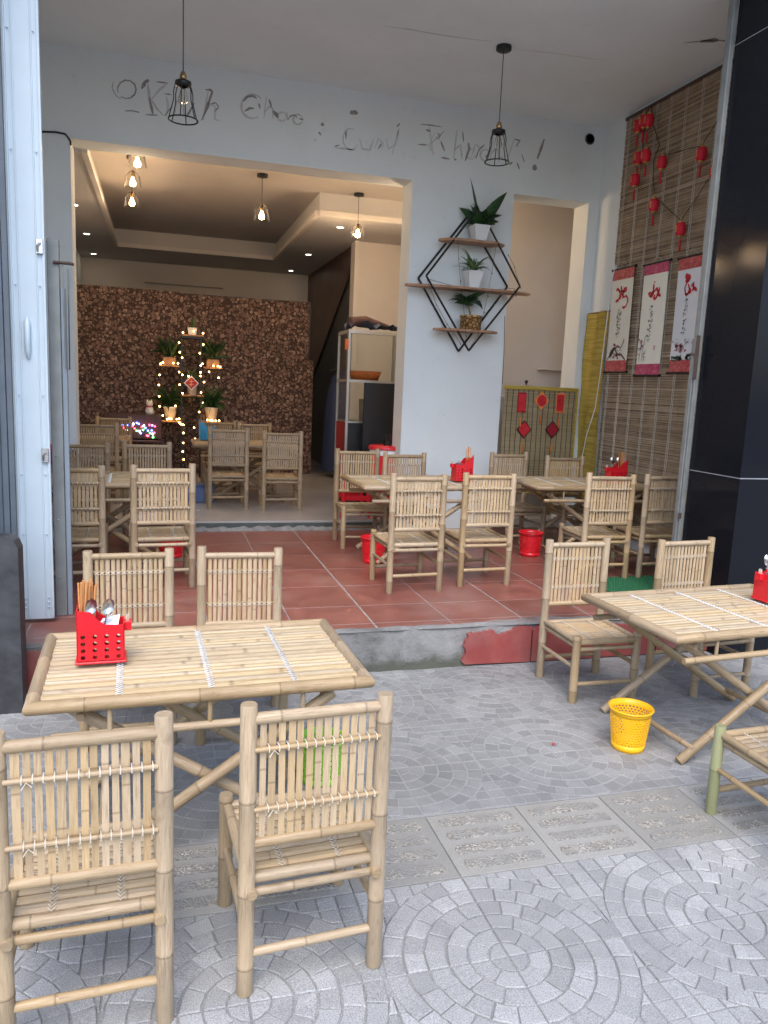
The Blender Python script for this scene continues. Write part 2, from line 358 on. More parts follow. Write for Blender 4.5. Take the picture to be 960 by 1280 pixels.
        if shear: sh = [shear[0] if i < 2 else (shear[1] if i >= len(st)-2 else None) for i in range(len(st))]
        return s.tube(P, R, n, True, True, [q[2] for q in st], (rg.uniform(0, 9), rg.uniform(0, 9)), sh)
    def slat(s, c0, c1, w, th, nrm, rg, segs=1):
        "a split cane: flat behind, rounded in front"
        c0, c1, nrm = Vector(c0), Vector(c1), Vector(nrm); d = (c1-c0).normalized(); a = d.cross(nrm).normalized(); L = (c1-c0).length
        prof = [(-.5, 0), (-.5, .45), (-.22, 1), (.22, 1), (.5, .45), (.5, 0)]; V = []; A = []
        ts = [0.0, 1.0]; nd = rg.uniform(.15, .85)
        if segs: ts = [0, max(0.02, nd-.012), nd, min(.98, nd+.012), 1]
        for t in ts:
            for x, y in prof: V.append(c0+d*L*t+a*x*w*(1+.03*math.sin(t*9+w*900))+nrm*(y*th)); A.append(1.0 if t == nd else 0.0)
        F = []; UV = []; n = 6; ou, ov = rg.uniform(0, 9), rg.uniform(0, 9)
        for i in range(len(ts)-1):
            for k in range(n):
                k2 = (k+1) % n; F.append((i*n+k, i*n+k2, (i+1)*n+k2, (i+1)*n+k)); u0, u1 = ou+prof[k][0]*w, ou+prof[k2][0]*w
                UV.append([(u0, ov+ts[i]*L), (u1, ov+ts[i]*L), (u1, ov+ts[i+1]*L), (u0, ov+ts[i+1]*L)])
        F += [tuple(range(n))[::-1], tuple(range((len(ts)-1)*n, len(ts)*n))]; UV += [[(ou, ov)]*n]*2
        return s.add(V, F, False, UV, A)
    def lathe(s, prof, n=20, c=(0, 0, 0), smooth=True, close=False):
        V = []; F = []; m = len(prof)
        for r, z in prof:
            for k in range(n): th = 2*math.pi*k/n; V.append((c[0]+r*math.cos(th), c[1]+r*math.sin(th), c[2]+z))
        for i in range(m-1):
            for k in range(n): k2 = (k+1) % n; F.append((i*n+k, i*n+k2, (i+1)*n+k2, (i+1)*n+k))
        if close: F += [tuple(range(n))[::-1], tuple(range((m-1)*n, m*n))]
        return s.add(V, F, smooth)
    def ball(s, c, r, n=8, m=5, sq=1.0):
        return s.lathe([(r*math.sin(math.pi*i/m)+1e-5, -r*sq*math.cos(math.pi*i/m)) for i in range(m+1)], n, c)
    def prism(s, poly, z0, z1, inset=0.0, bev=0.0, at=0.0):
        "polygon (x, y) with a chamfered top"
        n = len(poly); cx = sum(p[0] for p in poly)/n; cy = sum(p[1] for p in poly)/n
        def ins(p, k):
            dx, dy = cx-p[0], cy-p[1]; L = math.hypot(dx, dy) or 1; return (p[0]+dx/L*k, p[1]+dy/L*k)
        V = [(p[0], p[1], z0) for p in poly]+[(p[0], p[1], z1-bev) for p in poly]; F = [(i, (i+1) % n, n+(i+1) % n, n+i) for i in range(n)]
        if bev > 0:
            V += [(*ins(p, inset or bev), z1) for p in poly]; F += [(n+i, n+(i+1) % n, 2*n+(i+1) % n, 2*n+i) for i in range(n)]; F.append(tuple(range(2*n, 3*n)))
        else: F.append(tuple(range(n, 2*n)))
        return s.add(V, F, False, None, at)
    def ribbon(s, pts, w, nrm, th=.0015):
        "a flat brush stroke lying on a surface"
        pts = [Vector(p) for p in pts]; nrm = Vector(nrm); N = len(pts); w = w if isinstance(w, (list, tuple)) else [w]*N; V = []
        for i in range(N):
            d = (pts[min(i+1, N-1)]-pts[max(i-1, 0)]); d = d.normalized() if d.length > 1e-9 else Vector((0, 0, 1)); a = d.cross(nrm).normalized()*w[i]/2
            V += [pts[i]-a+nrm*th, pts[i]+a+nrm*th]
        F = [(2*i, 2*i+1, 2*i+3, 2*i+2) for i in range(N-1)]; return s.add(V, F)
    def blade(s, base, dirv, L, w, droop, rg, segs=5, fold=.25, prof=None, roll=0.0):
        base, d = Vector(base), Vector(dirv).normalized(); V = []; side = d.cross(Vector((0, 0, 1))); side = side.normalized() if side.length > .1 else Vector((1, 0, 0)); p = base.copy()
        side = side*math.cos(roll)+side.cross(d)*math.sin(roll)
        prof = prof or [.25, .8, 1, .85, .5, .04]
        for i in range(segs+1):
            ww = w*prof[min(i, 5)]/2; up = side.cross(d); V += [p-side*ww+up*ww*fold, p, p+side*ww+up*ww*fold]
            p = p+d*(L/segs); d = (d+Vector((0, 0, -droop/segs))).normalized()
        F = []
        for i in range(segs): F += [(3*i, 3*i+1, 3*i+4, 3*i+3), (3*i+1, 3*i+2, 3*i+5, 3*i+4)]
        return s.add(V, F, True)
    def torus(s, c, R, r, n=24, m=6, axis='z'):
        V = []; F = []
        for i in range(n):
            a = 2*math.pi*i/n
            for k in range(m):
                b = 2*math.pi*k/m; x, y, z = (R+r*math.cos(b))*math.cos(a), (R+r*math.cos(b))*math.sin(a), r*math.sin(b); V.append((c[0]+x, c[1]+y, c[2]+z))
        for i in range(n):
            for k in range(m): F.append((i*m+k, ((i+1) % n)*m+k, ((i+1) % n)*m+(k+1) % m, i*m+(k+1) % m))
        return s.add(V, F, True)
def link(name, me, parent=None):
    o = bpy.data.objects.new(name, me); COL.objects.link(o)
    if parent: o.parent = parent
    return o
def tag(o, label=None, cat=None, group=None, kind=None):
    for k, v in (('label', label), ('category', cat), ('group', group), ('kind', kind)):
        if v: o[k] = v
    return o
def thing(name, label, cat, loc=(0, 0, 0), rz=0.0, group=None):
    o = bpy.data.objects.new(name, None); COL.objects.link(o); o.location = loc; o.rotation_euler = (0, 0, math.radians(rz)); o.empty_display_size = .1
    return tag(o, label, cat, group)
def copy_tree(o, kids, parent=None):
    c = o.copy(); COL.objects.link(c); c.parent = parent
    for ch in kids.get(o, ()): copy_tree(ch, kids, c)
    return c
def kidmap():
    k = {}
    for o in COL.objects:
        if o.parent: k.setdefault(o.parent, []).append(o)
    return k
RG = random.Random(7)
Z1, Z2, YS, YW, XR, ZC = .26, .35, 4.33, 7.60, 4.45, 4.48     # porch floor, room floor, step, back wall, right wall, porch ceiling
# ------------------------------------------------------------------ ground, pavement
road = MB().box(-300, 300, -300, 300, -.5, -.14).build('road', 'asphalt'); tag(road, kind='structure')
pave = MB().box(-14, 18, -9, YS+.02, -.3, -.0055).build('pavement', 'joint_mortar'); tag(pave, kind='structure')  # runs on unseen behind the camera, widened to bounce light into the porch
MB().box(-3, 6.3, 2.735, YS+.01, -.02, -.0011).build('pale_joint_fill', 'joint_pale', pave)
T = .4; GX, GY0, GY1 = 1.034, 1.93, 3.14     # circle centres of the fan pattern, below and above the tactile strip
def fan_polys():
    "the stones of one 40 cm slab, the circle's centre at its corner (0, 0)"
    P = []; g = .0042; rad = [0, .062, .128, .194, .262, .330, .396]; cnt = [1, 2, 3, 5, 6, 7]
    for k in range(6):
        r0, r1 = rad[k]+g*.8, rad[k+1]-g*.5; n = cnt[k]
        for i in range(n):
            a0, a1 = math.pi/2*i/n, math.pi/2*(i+1)/n; q = []
            m = 4 if n < 4 else 3
            def pt(r, a, e):   # keep clear of the slab's edge and of the neighbour
                da = g*.5/max(r, .012); da = min(da, .3); a = a0+da if e == 0 else (a1-da if e == 1 else a); x, y = r*math.cos(a), r*math.sin(a); return (max(x, g*.55), max(y, g*.55))
            for j in range(m): t = j/(m-1); q.append(pt(r1, a0+(a1-a0)*t, 0 if j == 0 else (1 if j == m-1 else 2)))
            if k == 0: q.append((g*.6, g*.6))
            else:
                for j in range(m)[::-1]: t = j/(m-1); q.append(pt(r0, a0+(a1-a0)*t, 0 if j == 0 else (1 if j == m-1 else 2)))
            P.append(q)
    # the corner outside the circle: square setts trimmed by the ring
    s = .0665; R = .396+g*.4
    for i in range(6):
        for j in range(6):
            x0, y0 = i*s+g*.5, j*s+g*.5; x1, y1 = min((i+1)*s-g*.5, .398), min((j+1)*s-g*.5, .398)
            c = [(x0, y0), (x1, y0), (x1, y1), (x0, y1)]; out = [p for p in c if math.hypot(*p) > R]
            if len(out) < 2 and not (len(out) == 1 and math.hypot(x1, y1) > R+.02): continue
            q = []
            for a in range(4):
                p, p2 = c[a], c[(a+1) % 4]; ip, ip2 = math.hypot(*p) > R, math.hypot(*p2) > R
                if ip: q.append(p)
                if ip != ip2:
                    lo, hi = 0., 1.
                    for _ in range(20):
                        m_ = (lo+hi)/2; h = math.hypot(p[0]+(p2[0]-p[0])*m_, p[1]+(p2[1]-p[1])*m_) > R
                        if h == ip: lo = m_
                        else: hi = m_
                    q.append((p[0]+(p2[0]-p[0])*lo, p[1]+(p2[1]-p[1])*lo))
            if len(q) >= 3: P.append(q)
    rj = random.Random(12)
    P = [[(min(.3985, max(.0015, x+rj.uniform(-.0022, .0022))), min(.3985, max(.0015, y+rj.uniform(-.0022, .0022)))) for x, y in q] for q in P]
    return P
FAN = fan_polys()
def stone_mesh(q, mat, hb): return MB().prism(q, -.02, 0, .0032, hb).mesh('paving_stone', mat)
FANM = [stone_mesh(q, 'paving_stone', .003) for q in FAN]; FANW = [stone_mesh(q, 'paving_worn', .002) for q in FAN]
cand = []
for row in range(-3, 8):
    for colx in range(-8, 13):
        for (gy, lo, hi) in ((GY0, -2, 2.33), (GY1, 2.73, 4.4)):
            y0 = gy+row*T
            if y0 < lo-.005 or y0+T > hi+.02: continue
            x0 = GX+colx*T; ev, eh = colx % 2, row % 2
            # the slab's circle corner: lower left when both even, mirrored by turning
            cx, cy, rot = {(0, 0): (x0, y0, 0), (1, 0): (x0+T, y0, 90), (1, 1): (x0+T, y0+T, 180), (0, 1): (x0, y0+T, 270)}[(ev, eh)]
            for i, q in enumerate(FAN):
                mx = sum(p[0] for p in q)/len(q); my = sum(p[1] for p in q)/len(q); a = math.radians(rot)
                wx, wy = cx+mx*math.cos(a)-my*math.sin(a), cy+mx*math.sin(a)+my*math.cos(a); px = toPix((wx, wy, 0))
                vis = 0 < px[0] < 960 and 0 < px[1] < 1280 and px[2] > 0
                hidden = px[0] < 480 and px[1] > 880 and (px[0] < 215 or 300 < px[0] < 475)   # mostly behind the chairs
                cand.append((0 if vis and not hidden else 1, px[2] if px[2] > 0 else 99, i, cx, cy, rot, wy > 2.5))
cand.sort(key=lambda c: c[:2])
rest = [MB(), MB()]; rg = random.Random(3)
for n, (hid, d, i, cx, cy, rot, worn) in enumerate(cand):
    dz = rg.uniform(.0, .001) if worn else rg.uniform(-.0014, .0014)
    if n < 290:
        o = link('paving_stone', (FANW if worn else FANM)[i], pave); o.location = (cx, cy, dz); o.rotation_euler = ((0, 0, math.radians(rot)) if worn else (rg.uniform(-.005, .005), rg.uniform(-.005, .005), math.radians(rot))); 
    else:
        a = math.radians(rot); q = [(cx+p[0]*math.cos(a)-p[1]*math.sin(a), cy+p[0]*math.sin(a)+p[1]*math.cos(a)) for p in FAN[i]]; q = [(a_+rg.uniform(-.0015, .0015), b_+rg.uniform(-.0015, .0015)) for a_, b_ in q]
        rest[1 if worn else 0].prism(q, -.02, dz, .0032, .002 if worn else .003, rg.random())
for r_, m_ in zip(rest, ('paving_stone', 'paving_worn')):
    if r_.f: tag(r_.build('paving_stones', m_, pave, 'rnd'), kind='stuff')
# tactile strip: slabs with four ribs each
tb = MB().box(.002, T-.002, .002, T-.002, -.02, .001, .0015).mesh('tactile_slab', 'tactile_base')
bars = []
for b in range(4):
    y0 = .035+b*.092; bars.append(MB().prism([(.045, y0), (.355, y0), (.362, y0+.02), (.355, y0+.052), (.045, y0+.052), (.038, y0+.03)], -.001, .0065, .006, .004).mesh('raised_bar', 'tactile_pebble'))
for colx in range(-5, 9):
    o = link('tactile_slab', tb, pave); o.location = (GX+colx*T, 2.33, rg.uniform(-.001, .001))
    for me in bars: link('raised_bar', me, o)

# ------------------------------------------------------------------ the step and the porch floor
step = MB()
nx, nz = 90, 8
V = []; F = []
for i in range(nx+1):
    x = -1.6+i*(6.05/nx)
    for k in range(nz+1):
        z = -.01+(Z1+.005)*k/nz; e = math.sin(x*7+z*11)*.006+math.sin(x*23.1+z*31)*.005+math.sin(x*3.1)*.006+rg.uniform(-.004, .004)
        if k == nz: e += rg.uniform(0, .012)
        V.append((x, YS+.004+e+.02*(k/nz), z))
for i in range(nx):
    for k in range(nz): a = i*(nz+1)+k; F.append((a, a+nz+1, a+nz+2, a+1))
step.add(V, F, True)
pf = MB().box(-1.6, 5.3, YS+.05, YW+.35, -.3, Z1-.0022).build('porch_floor', 'grout'); tag(pf, kind='structure')
step.build('step_riser', 'concrete', pf)
ledge = MB(); V = []; F = []
for i in range(61):
    x = -1.6+i*.1; V += [(x, YS+.012+rg.uniform(-.004, .006), Z1-.006), (x, YS+.06+.05*max(0, math.sin(x*3.1+.6))+rg.uniform(-.012, .02), Z1+.0025)]
for i in range(60): F.append((2*i, 2*i+2, 2*i+3, 2*i+1))
ledge.add(V, F).build('step_edge', 'concrete', pf)
for x0, x1 in ((-1.5, -1.02), (-1.0, -.52), (1.86, 2.30), (2.31, 2.77), (2.78, 3.24), (3.25, 3.70)):
    # broken upper edge and, on the first tile, a broken side, in centimetre steps
    e = random.Random(int(x0*100)+500); n = 46; tops = []; lv = .232
    for i in range(n+1):
        u = i/n; lv += e.uniform(-.009, .009); lv = min(.243, max(.205, lv)); dip = .03*max(0, math.sin(u*9+x0*5)-.75)*4
        tops.append((x1+(x0-x1)*u, lv-dip*e.uniform(.7, 1)))
    side = [(x0, .01)]
    if x0 == 1.86:
        side = []; w_ = 0
        for i in range(24): w_ += e.uniform(-.008, .008); w_ = min(.03, max(-.025, w_)); side.append((x0+w_+.012*math.sin(i*.55), tops[-1][1]-.004-(tops[-1][1]-.02)*i/23))
        tops = tops[:-2]
    q = [(x1, .008)]+tops+side
    V = [(a, YS-.012, b) for a, b in q]+[(a, YS+.03, b) for a, b in q]; n = len(q)
    MB().add(V, [tuple(range(n))]+[(i, n+i, n+(i+1) % n, (i+1) % n) for i in range(n)]).build('riser_tile', 'riser_red', pf)
TX = [-1.6, -1.245, -.74, -.235, .27, .775, 1.285, 1.785, 2.296, 2.80, 3.305, 3.81, 4.315, 4.45]; TY = [YS+.065, 4.49, 4.88, 5.40, 5.93, 6.45, 6.98, 7.5, 7.62]
for i in range(len(TX)-1):
    for j in range(len(TY)-1):
        w, h = TX[i+1]-TX[i], TY[j+1]-TY[j]; key = (round(w, 2), round(h, 2))
        if not hasattr(MB, 'tc'): MB.tc = {}
        if key not in MB.tc: MB.tc[key] = MB().box(.0042, w-.0042, .0048, h-.0048, -.011, 0, .0012).mesh('floor_tile', 'terracotta')
        o = link('floor_tile', MB.tc[key], pf); o.location = (TX[i], TY[j], Z1+rg.uniform(-.0006, .0006))
rf = MB().box(-1.6, 5.3, YW+.05, 15, -.3, Z2).build('room_floor', 'inner_floor'); tag(rf, kind='structure')
MB().box(-.745, 2.38, YW+.02, YW+.055, Z1-.01, Z2-.02).build('room_step_riser', 'dark_step', rf)
m = MB(); V = []; F = []
for i in range(64):
    x = -.745+i*3.125/63; V += [(x, YW-.035+rg.uniform(-.012, .014), Z1+.001), (x, YW-.01+rg.uniform(-.01, .01), Z1+.02+rg.uniform(0, .025)), (x, YW+.022, Z1+.022+rg.uniform(0, .03))]
for i in range(63): F += [(3*i, 3*i+3, 3*i+4, 3*i+1), (3*i+1, 3*i+4, 3*i+5, 3*i+2)]
m.add(V, F).build('broken_mortar', 'mortar_white', rf)

# ------------------------------------------------------------------ the building
bld = thing('building', 'white-walled open-front shop building with deep porch and warm-lit room', 'building', (0, 0, 0))
def wall_open(xs, zs, openings, y0, y1):
    "a wall between y0 and y1 on a grid of cells, with its openings cut through"
    m = MB(); op = lambda x, z: any(a < x < b and c < z < d for a, b, c, d in openings)
    X = sorted(set(xs+[v for o in openings for v in o[:2]])); Zs = sorted(set(zs+[v for o in openings for v in o[2:]]))
    X = [v for v in X if xs[0] <= v <= xs[-1]]; Zs = [v for v in Zs if zs[0] <= v <= zs[-1]]
    solid = lambda i, k: 0 <= i < len(X)-1 and 0 <= k < len(Zs)-1 and not op((X[i]+X[i+1])/2, (Zs[k]+Zs[k+1])/2)
    for i in range(len(X)-1):
        for k in range(len(Zs)-1):
            if not solid(i, k): continue
            a, b, c, d = X[i], X[i+1], Zs[k], Zs[k+1]
            m.add([(a, y0, c), (b, y0, c), (b, y0, d), (a, y0, d)], [(0, 1, 2, 3)]); m.add([(a, y1, c), (b, y1, c), (b, y1, d), (a, y1, d)], [(3, 2, 1, 0)])
            for di, dk, q in ((-1, 0, [(a, y0, c), (a, y0, d), (a, y1, d), (a, y1, c)]), (1, 0, [(b, y0, c), (b, y1, c), (b, y1, d), (b, y0, d)]), (0, -1, [(a, y0, c), (a, y1, c), (b, y1, c), (b, y0, c)]), (0, 1, [(a, y0, d), (b, y0, d), (b, y1, d), (a, y1, d)])):
                if not solid(i+di, k+dk): m.add(q, [(0, 1, 2, 3)])
    return m
bw = wall_open([-1.6, 5.3], [.2, 4.6], [(-.745, 2.38, 0, 3.74), (3.47, 4.33, 0, 3.73)], YW, YW+.3).build('porch_back_wall', 'white_wall', bld)
MB().box(-1.6, -1.3, 4.85, 15, -.2, 4.6).build('left_wall', 'white_wall', bld)
MB().box(XR, XR+.4, 4.72, YW, -.2, 4.6).build('right_wall', 'white_wall', bld)
OVER = 4.15
pc = MB().box(-1.6, 5.3, OVER, YW+.1, ZC, ZC+.25).build('porch_ceiling', 'ceiling_white', bld)
MB().box(-1.6, 5.3, OVER+.002, 15.1, ZC+.25, 11).build('unseen_upper_storeys', 'white_wall', bld)  # unseen mass added above the ceiling so sky light does not leak in
# stain and crack in the ceiling plaster, fine line of a filled joint
def px_strokes(name, pts_list, fn, nrm, mat, parent, org, sc, th=.002, thick=1.0):
    for w, pts in pts_list:
        m = MB(); w *= thick
        P = [fn(org[0]+x/sc, org[1]+y/sc) for x, y in pts]; n = len(P)
        # subdivide and thin the ends
        Q = []; W = []
        for i in range(n-1):
            for t in (0, .33, .67): Q.append(P[i].lerp(P[i+1], t))
        Q.append(P[-1]); L = len(Q)
        for i in range(L): e = min(i, L-1-i)/max(1, (L-1)/2); W.append(w*(.45+.55*min(1, e*1.8))*RG.uniform(.7, 1.2))
        m.ribbon(Q, W, nrm, th).build(name, mat, parent)
px_strokes('ceiling_crack', [(.02, [(75, 285), (150, 278), (200, 272), (250, 268), (320, 266)]), (.07, [(190, 276), (260, 268), (310, 267)]), (.02, [(310, 267), (390, 275)])], lambda x, y: PZ(x, y, ZC), (0, 0, -1), 'letter_grey', pc, (840, 0), 5.333)
px_strokes('plaster_joint', [(.016, [(0, 65), (60, 72), (130, 85), (200, 95), (270, 103)]), (.012, [(330, 122), (420, 132), (550, 150)])], lambda x, y: PZ(x, y, ZC), (0, 0, -1), 'letter_faint', pc, (480, 0), 2.0)
# faded greeting on the beam: what is left of the painted words
fw = lambda x, y: PY(x, y, YW)
circ = lambda cx, cy, rx, ry, a0, a1, n=10: [(cx+rx*math.cos(math.radians(a0+(a1-a0)*i/n)), cy+ry*math.sin(math.radians(a0+(a1-a0)*i/n))) for i in range(n+1)]
L1 = [(.022, circ(278, 90, 33, 33, -200, 130)), (.012, [(230, 62), (226, 85), (240, 112), (258, 124)]), (.05, [(330, 88), (342, 66), (356, 56)]), (.02, [(272, 166), (296, 165), (322, 171)]),
      (.045, [(357, 118), (363, 145), (371, 177)]), (.02, [(343, 179), (388, 181)]), (.018, [(382, 63), (424, 68)]), (.02, [(412, 106), (434, 108)]), (.02, [(412, 184), (427, 163), (440, 150)]),
      (.035, [(488, 188), (500, 168), (516, 138)]), (.035, [(555, 91), (572, 91), (580, 97), (570, 128), (556, 168), (541, 200)]), (.02, [(572, 142), (592, 137), (603, 152)]), (.02, [(603, 152), (588, 168)]),
      (.035, [(689, 132), (703, 116), (722, 112), (737, 122)]), (.028, [(694, 167), (712, 156), (727, 157)]), (.026, [(744, 138), (749, 158)]), (.035, [(780, 124), (789, 152)]), (.05, [(794, 166), (806, 178), (812, 191)]),
      (.02, [(846, 198), (856, 184), (872, 180), (880, 192)]), (.018, [(886, 194), (902, 196)]), (.03, [(941, 266), (944, 268)])]
L2 = [(.045, [(60, 210), (70, 217)]), (.03, [(52, 240), (60, 252)]), (.06, [(162, 174), (174, 170), (190, 174)]), (.03, [(148, 232), (148, 266)]), (.02, [(108, 292), (124, 286)]), (.02, [(262, 300), (274, 280)]),
      (.03, [(328, 222), (338, 210)]), (.02, [(410, 213), (446, 216), (486, 222)]), (.026, [(430, 232), (446, 238)]), (.02, [(470, 244), (481, 252), (474, 268)]), (.02, [(402, 284), (434, 286)]), (.03, [(482, 272), (496, 308)]), (.028, [(484, 330), (514, 336)]),
      (.03, [(530, 337), (538, 338)]), (.022, [(560, 238), (563, 276)]), (.04, [(580, 278), (583, 300), (569, 342)]), (.024, [(606, 334), (618, 302), (638, 284)]), (.026, [(640, 330), (650, 318)]), (.024, [(742, 266), (762, 270), (748, 292)]), (.024, [(724, 356), (736, 346)]), (.03, [(752, 348), (760, 372)]), (.02, [(768, 318), (778, 348)]),
      (.05, [(848, 264), (836, 300), (823, 336)]), (.09, [(815, 355), (813, 376)])]
FNT = [(.014, [(110, 296), (150, 300), (182, 304)]), (.012, circ(165, 265, 28, 38, 30, 300)), (.014, [(196, 262), (206, 300), (232, 304), (246, 264)]), (.012, [(250, 300), (262, 262), (280, 282), (272, 304)]), (.014, [(290, 262), (298, 300), (322, 286), (334, 230), (310, 322)]),
       (.012, [(590, 330), (606, 282), (626, 302)]), (.012, [(660, 318), (680, 286), (690, 330), (714, 330)]), (.012, [(462, 240), (440, 290), (462, 318)]), (.012, [(712, 356), (742, 262)])]
px_strokes('letter_stroke', L1, fw, (0, -1, 0), 'letter_grey', bw, (60, 80), 2.824, thick=.62); px_strokes('letter_stroke', L2, fw, (0, -1, 0), 'letter_grey', bw, (380, 80), 2.824, thick=.62)
FNT1 = [(.016, [(352, 70), (358, 120), (368, 178)]), (.013, [(362, 130), (392, 92), (420, 70)]), (.013, [(366, 128), (386, 160), (408, 182)]), (.014, [(418, 112), (424, 150), (418, 182)]), (.013, [(446, 184), (452, 130), (476, 140), (482, 184), (500, 176)]), (.014, [(566, 92), (548, 198)]), (.013, [(552, 176), (574, 142), (592, 150), (588, 196), (604, 200)]),
        (.016, circ(722, 150, 40, 42, -40, -300, 14)), (.013, [(772, 112), (762, 192)]), (.012, [(764, 172), (782, 150), (794, 158), (794, 192)]), (.012, circ(826, 186, 15, 16, 0, 350)), (.012, [(842, 170), (846, 200)]), (.012, circ(882, 196, 17, 18, 0, 350))]
FNT2 = [(.014, [(442, 216), (448, 270), (456, 326)]), (.012, [(450, 280), (480, 250), (496, 236)]), (.012, [(540, 232), (528, 336)]), (.012, [(530, 306), (552, 284), (558, 338)]), (.012, circ(590, 318, 15, 18, 0, 350)), (.012, circ(640, 322, 18, 20, -50, -310)), (.012, [(668, 250), (656, 344)]), (.012, [(660, 316), (684, 296), (688, 346)])]
px_strokes('faint_letter_stroke', FNT1, fw, (0, -1, 0), 'letter_faint', bw, (60, 80), 2.824, th=.001, thick=1.5); px_strokes('faint_letter_stroke', FNT2, fw, (0, -1, 0), 'letter_faint', bw, (380, 80), 2.824, th=.001, thick=1.5)
px_strokes('faint_letter_stroke', FNT, fw, (0, -1, 0), 'letter_faint', bw, (380, 80), 2.824)
q = PY(737, 174, YW); hole = MB(); hole.lathe([(.0001, 0), (.045, 0), (.055, .006), (.05, .012), (.04, .012)], 16)
hole.v = [(q.x+a, YW-c, q.z+b) for a, b, c in hole.v]; hole.build('cable_outlet', 'black_metal', bw)
MB().tube([PY(48, 165, YW)-Vector((0, .01, 0)), PY(70, 165.5, YW)-Vector((0, .01, 0)), PY(82, 168, YW)-Vector((0, .012, 0)), PY(88, 176, YW)-Vector((0, .012, 0)), PY(89, 182, YW)-Vector((0, .01, 0))], .008, 6).build('wall_cable', 'black_metal', bw)
# the room: rear wall, side walls, dropped ceiling with its L-shaped recess
ZL, ZT, XT0, XT1, YT0, YT1 = 3.72, 3.98, -.68, 1.83, 9.5, 13.2
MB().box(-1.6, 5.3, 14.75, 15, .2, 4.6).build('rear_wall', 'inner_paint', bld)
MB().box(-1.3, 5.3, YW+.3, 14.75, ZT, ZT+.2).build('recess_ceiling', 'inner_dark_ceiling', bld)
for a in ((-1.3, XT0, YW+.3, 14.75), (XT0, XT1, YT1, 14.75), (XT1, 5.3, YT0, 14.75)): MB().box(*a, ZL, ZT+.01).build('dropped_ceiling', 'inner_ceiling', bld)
for a in ((XT0, XT0+.05, YW+.3, YT1), (XT0+.05, XT1, YT1-.05, YT1), (XT1-.05, XT1, YT0, YT1-.05), (XT1, 5.3, YT0-.05, YT0)): MB().box(*a, ZL-.012, ZL+.05).build('ceiling_trim', 'inner_paint', bld)
MB().box(2.62, 5.3, 10.9, 11.1, .2, ZL).build('kitchen_wall', 'inner_paint', bld)
MB().box(3.2, 5.1, 8.75, 8.85, .2, ZT).build('nook_wall', 'inner_paint', bld); MB().box(5.1, 5.3, YW+.3, 10.9, .2, ZT).build('nook_side_wall', 'inner_paint', bld)
# stair side: dark wood above the slope, grey paint below
xs = 2.66
q = [(11.1, 3.72), (14.7, 3.72), (14.7, .35), (14.2, .35)]
pa, pb = PX(441, 332, xs), PX(396, 455, xs); sl_ = (pb.z-pa.z)/(pb.y-pa.y)
sw = MB(); sw.add([(xs, 11.1, 3.72), (xs, 14.75, 3.72), (xs, 14.75, pb.z+sl_*(14.75-pb.y)), (xs, 11.1, pa.z+sl_*(11.1-pa.y))], [(0, 1, 2, 3)]); sw.build('stair_panel', 'dark_wood', bld)
MB().box(xs+.03, xs+.1, 11.1, 14.75, Z2, ZL).build('stair_wall', 'dark_grey_paint', bld)
MB().box(xs-.05, xs+.02, 10.86, 11.1, Z2, ZL).build('wall_edge', 'inner_paint', bld)
for q in ((-.8*1.229, 8.41*1.229), (-.845*1.2, 10.02*1.229), (-.89*1.2, 11.58*1.229), (1.8*1.229, 8.19*1.229), (1.81*1.229, 10.06*1.229), (1.836*1.229, 11.6*1.229)):
    d = thing('downlight', 'small round recessed spotlight in the room\'s dropped ceiling', 'light', (q[0], q[1], ZL), 0, 'recessed spotlights in the room ceiling')
    MB().lathe([(.055, -.001), (.058, -.006), (.045, -.008), (.04, -.002)], 16).build('ring', 'pot_white', d); MB().lathe([(.0001, -.003), (.04, -.0035)], 14).build('lens', 'spot_lit', d)
# air conditioner-like strip on the rear wall
a = PY(181, 352, 14.7); b = PY(279, 361, 14.7); o = MB().box(a.x, b.x, 14.62, 14.745, b.z, a.z, .01).build('wall_conduit_box', 'inner_paint'); tag(o, 'long pale trunking box high on the rear wall', 'box')
# black granite pillars, their seams
XP, YP0, YP1 = 3.664, 4.19, 4.70
pil = thing('granite_pillar', 'tall polished black granite pillar beside the bamboo blind', 'pillar', (XP, YP0, 0))
def gbox(name, a, b, c, d, e, f, par, mat='black_granite'): return MB().box(a-par.location.x, b-par.location.x, c-par.location.y, d-par.location.y, e, f).build(name, mat, par)
zs = [0, 1.235, 4.06, 6]
for k in range(3): gbox('granite_slab', XP, XP+1.6, YP0, YP1, zs[k]+.003, zs[k+1]-.003, pil)
gbox('seam', XP+.003, XP+1.597, YP0+.003, YP1-.003, .0, 5.9, pil, 'white_seam')
pil2 = thing('granite_pillar', 'dark granite pillar behind the folded white shutter', 'pillar', (-2.4, 4.25, 0))
gbox('granite_slab', -2.4, -.905, 4.25, 4.72, .003, 1.25, pil2); gbox('granite_slab', -2.4, -.905, 4.25, 4.72, 1.256, 5.9, pil2)
p3 = thing('granite_plinth', 'low rough-topped dark granite block at the left end of the step', 'plinth', (-1.3, 4.08, 0))
m = MB(); top = [(-1.3, .93), (-1.1, .925), (-.9, .935), (-.8, .92), (-.74, .925), (-.70, .90), (-.683, .86)]; n = len(top)
prof = top+[(-.683, 0.0), (-1.3, 0.0)]; V = [(x+1.3, 0, z) for x, z in prof]+[(x+1.3, .15, z-.012) for x, z in prof]; n = len(prof)
m.add(V, [tuple(range(n))[::-1], tuple(range(n, 2*n))]+[(i, (i+1) % n, n+(i+1) % n, n+i) for i in range(n)]); m.build('block', 'granite_worn', p3)
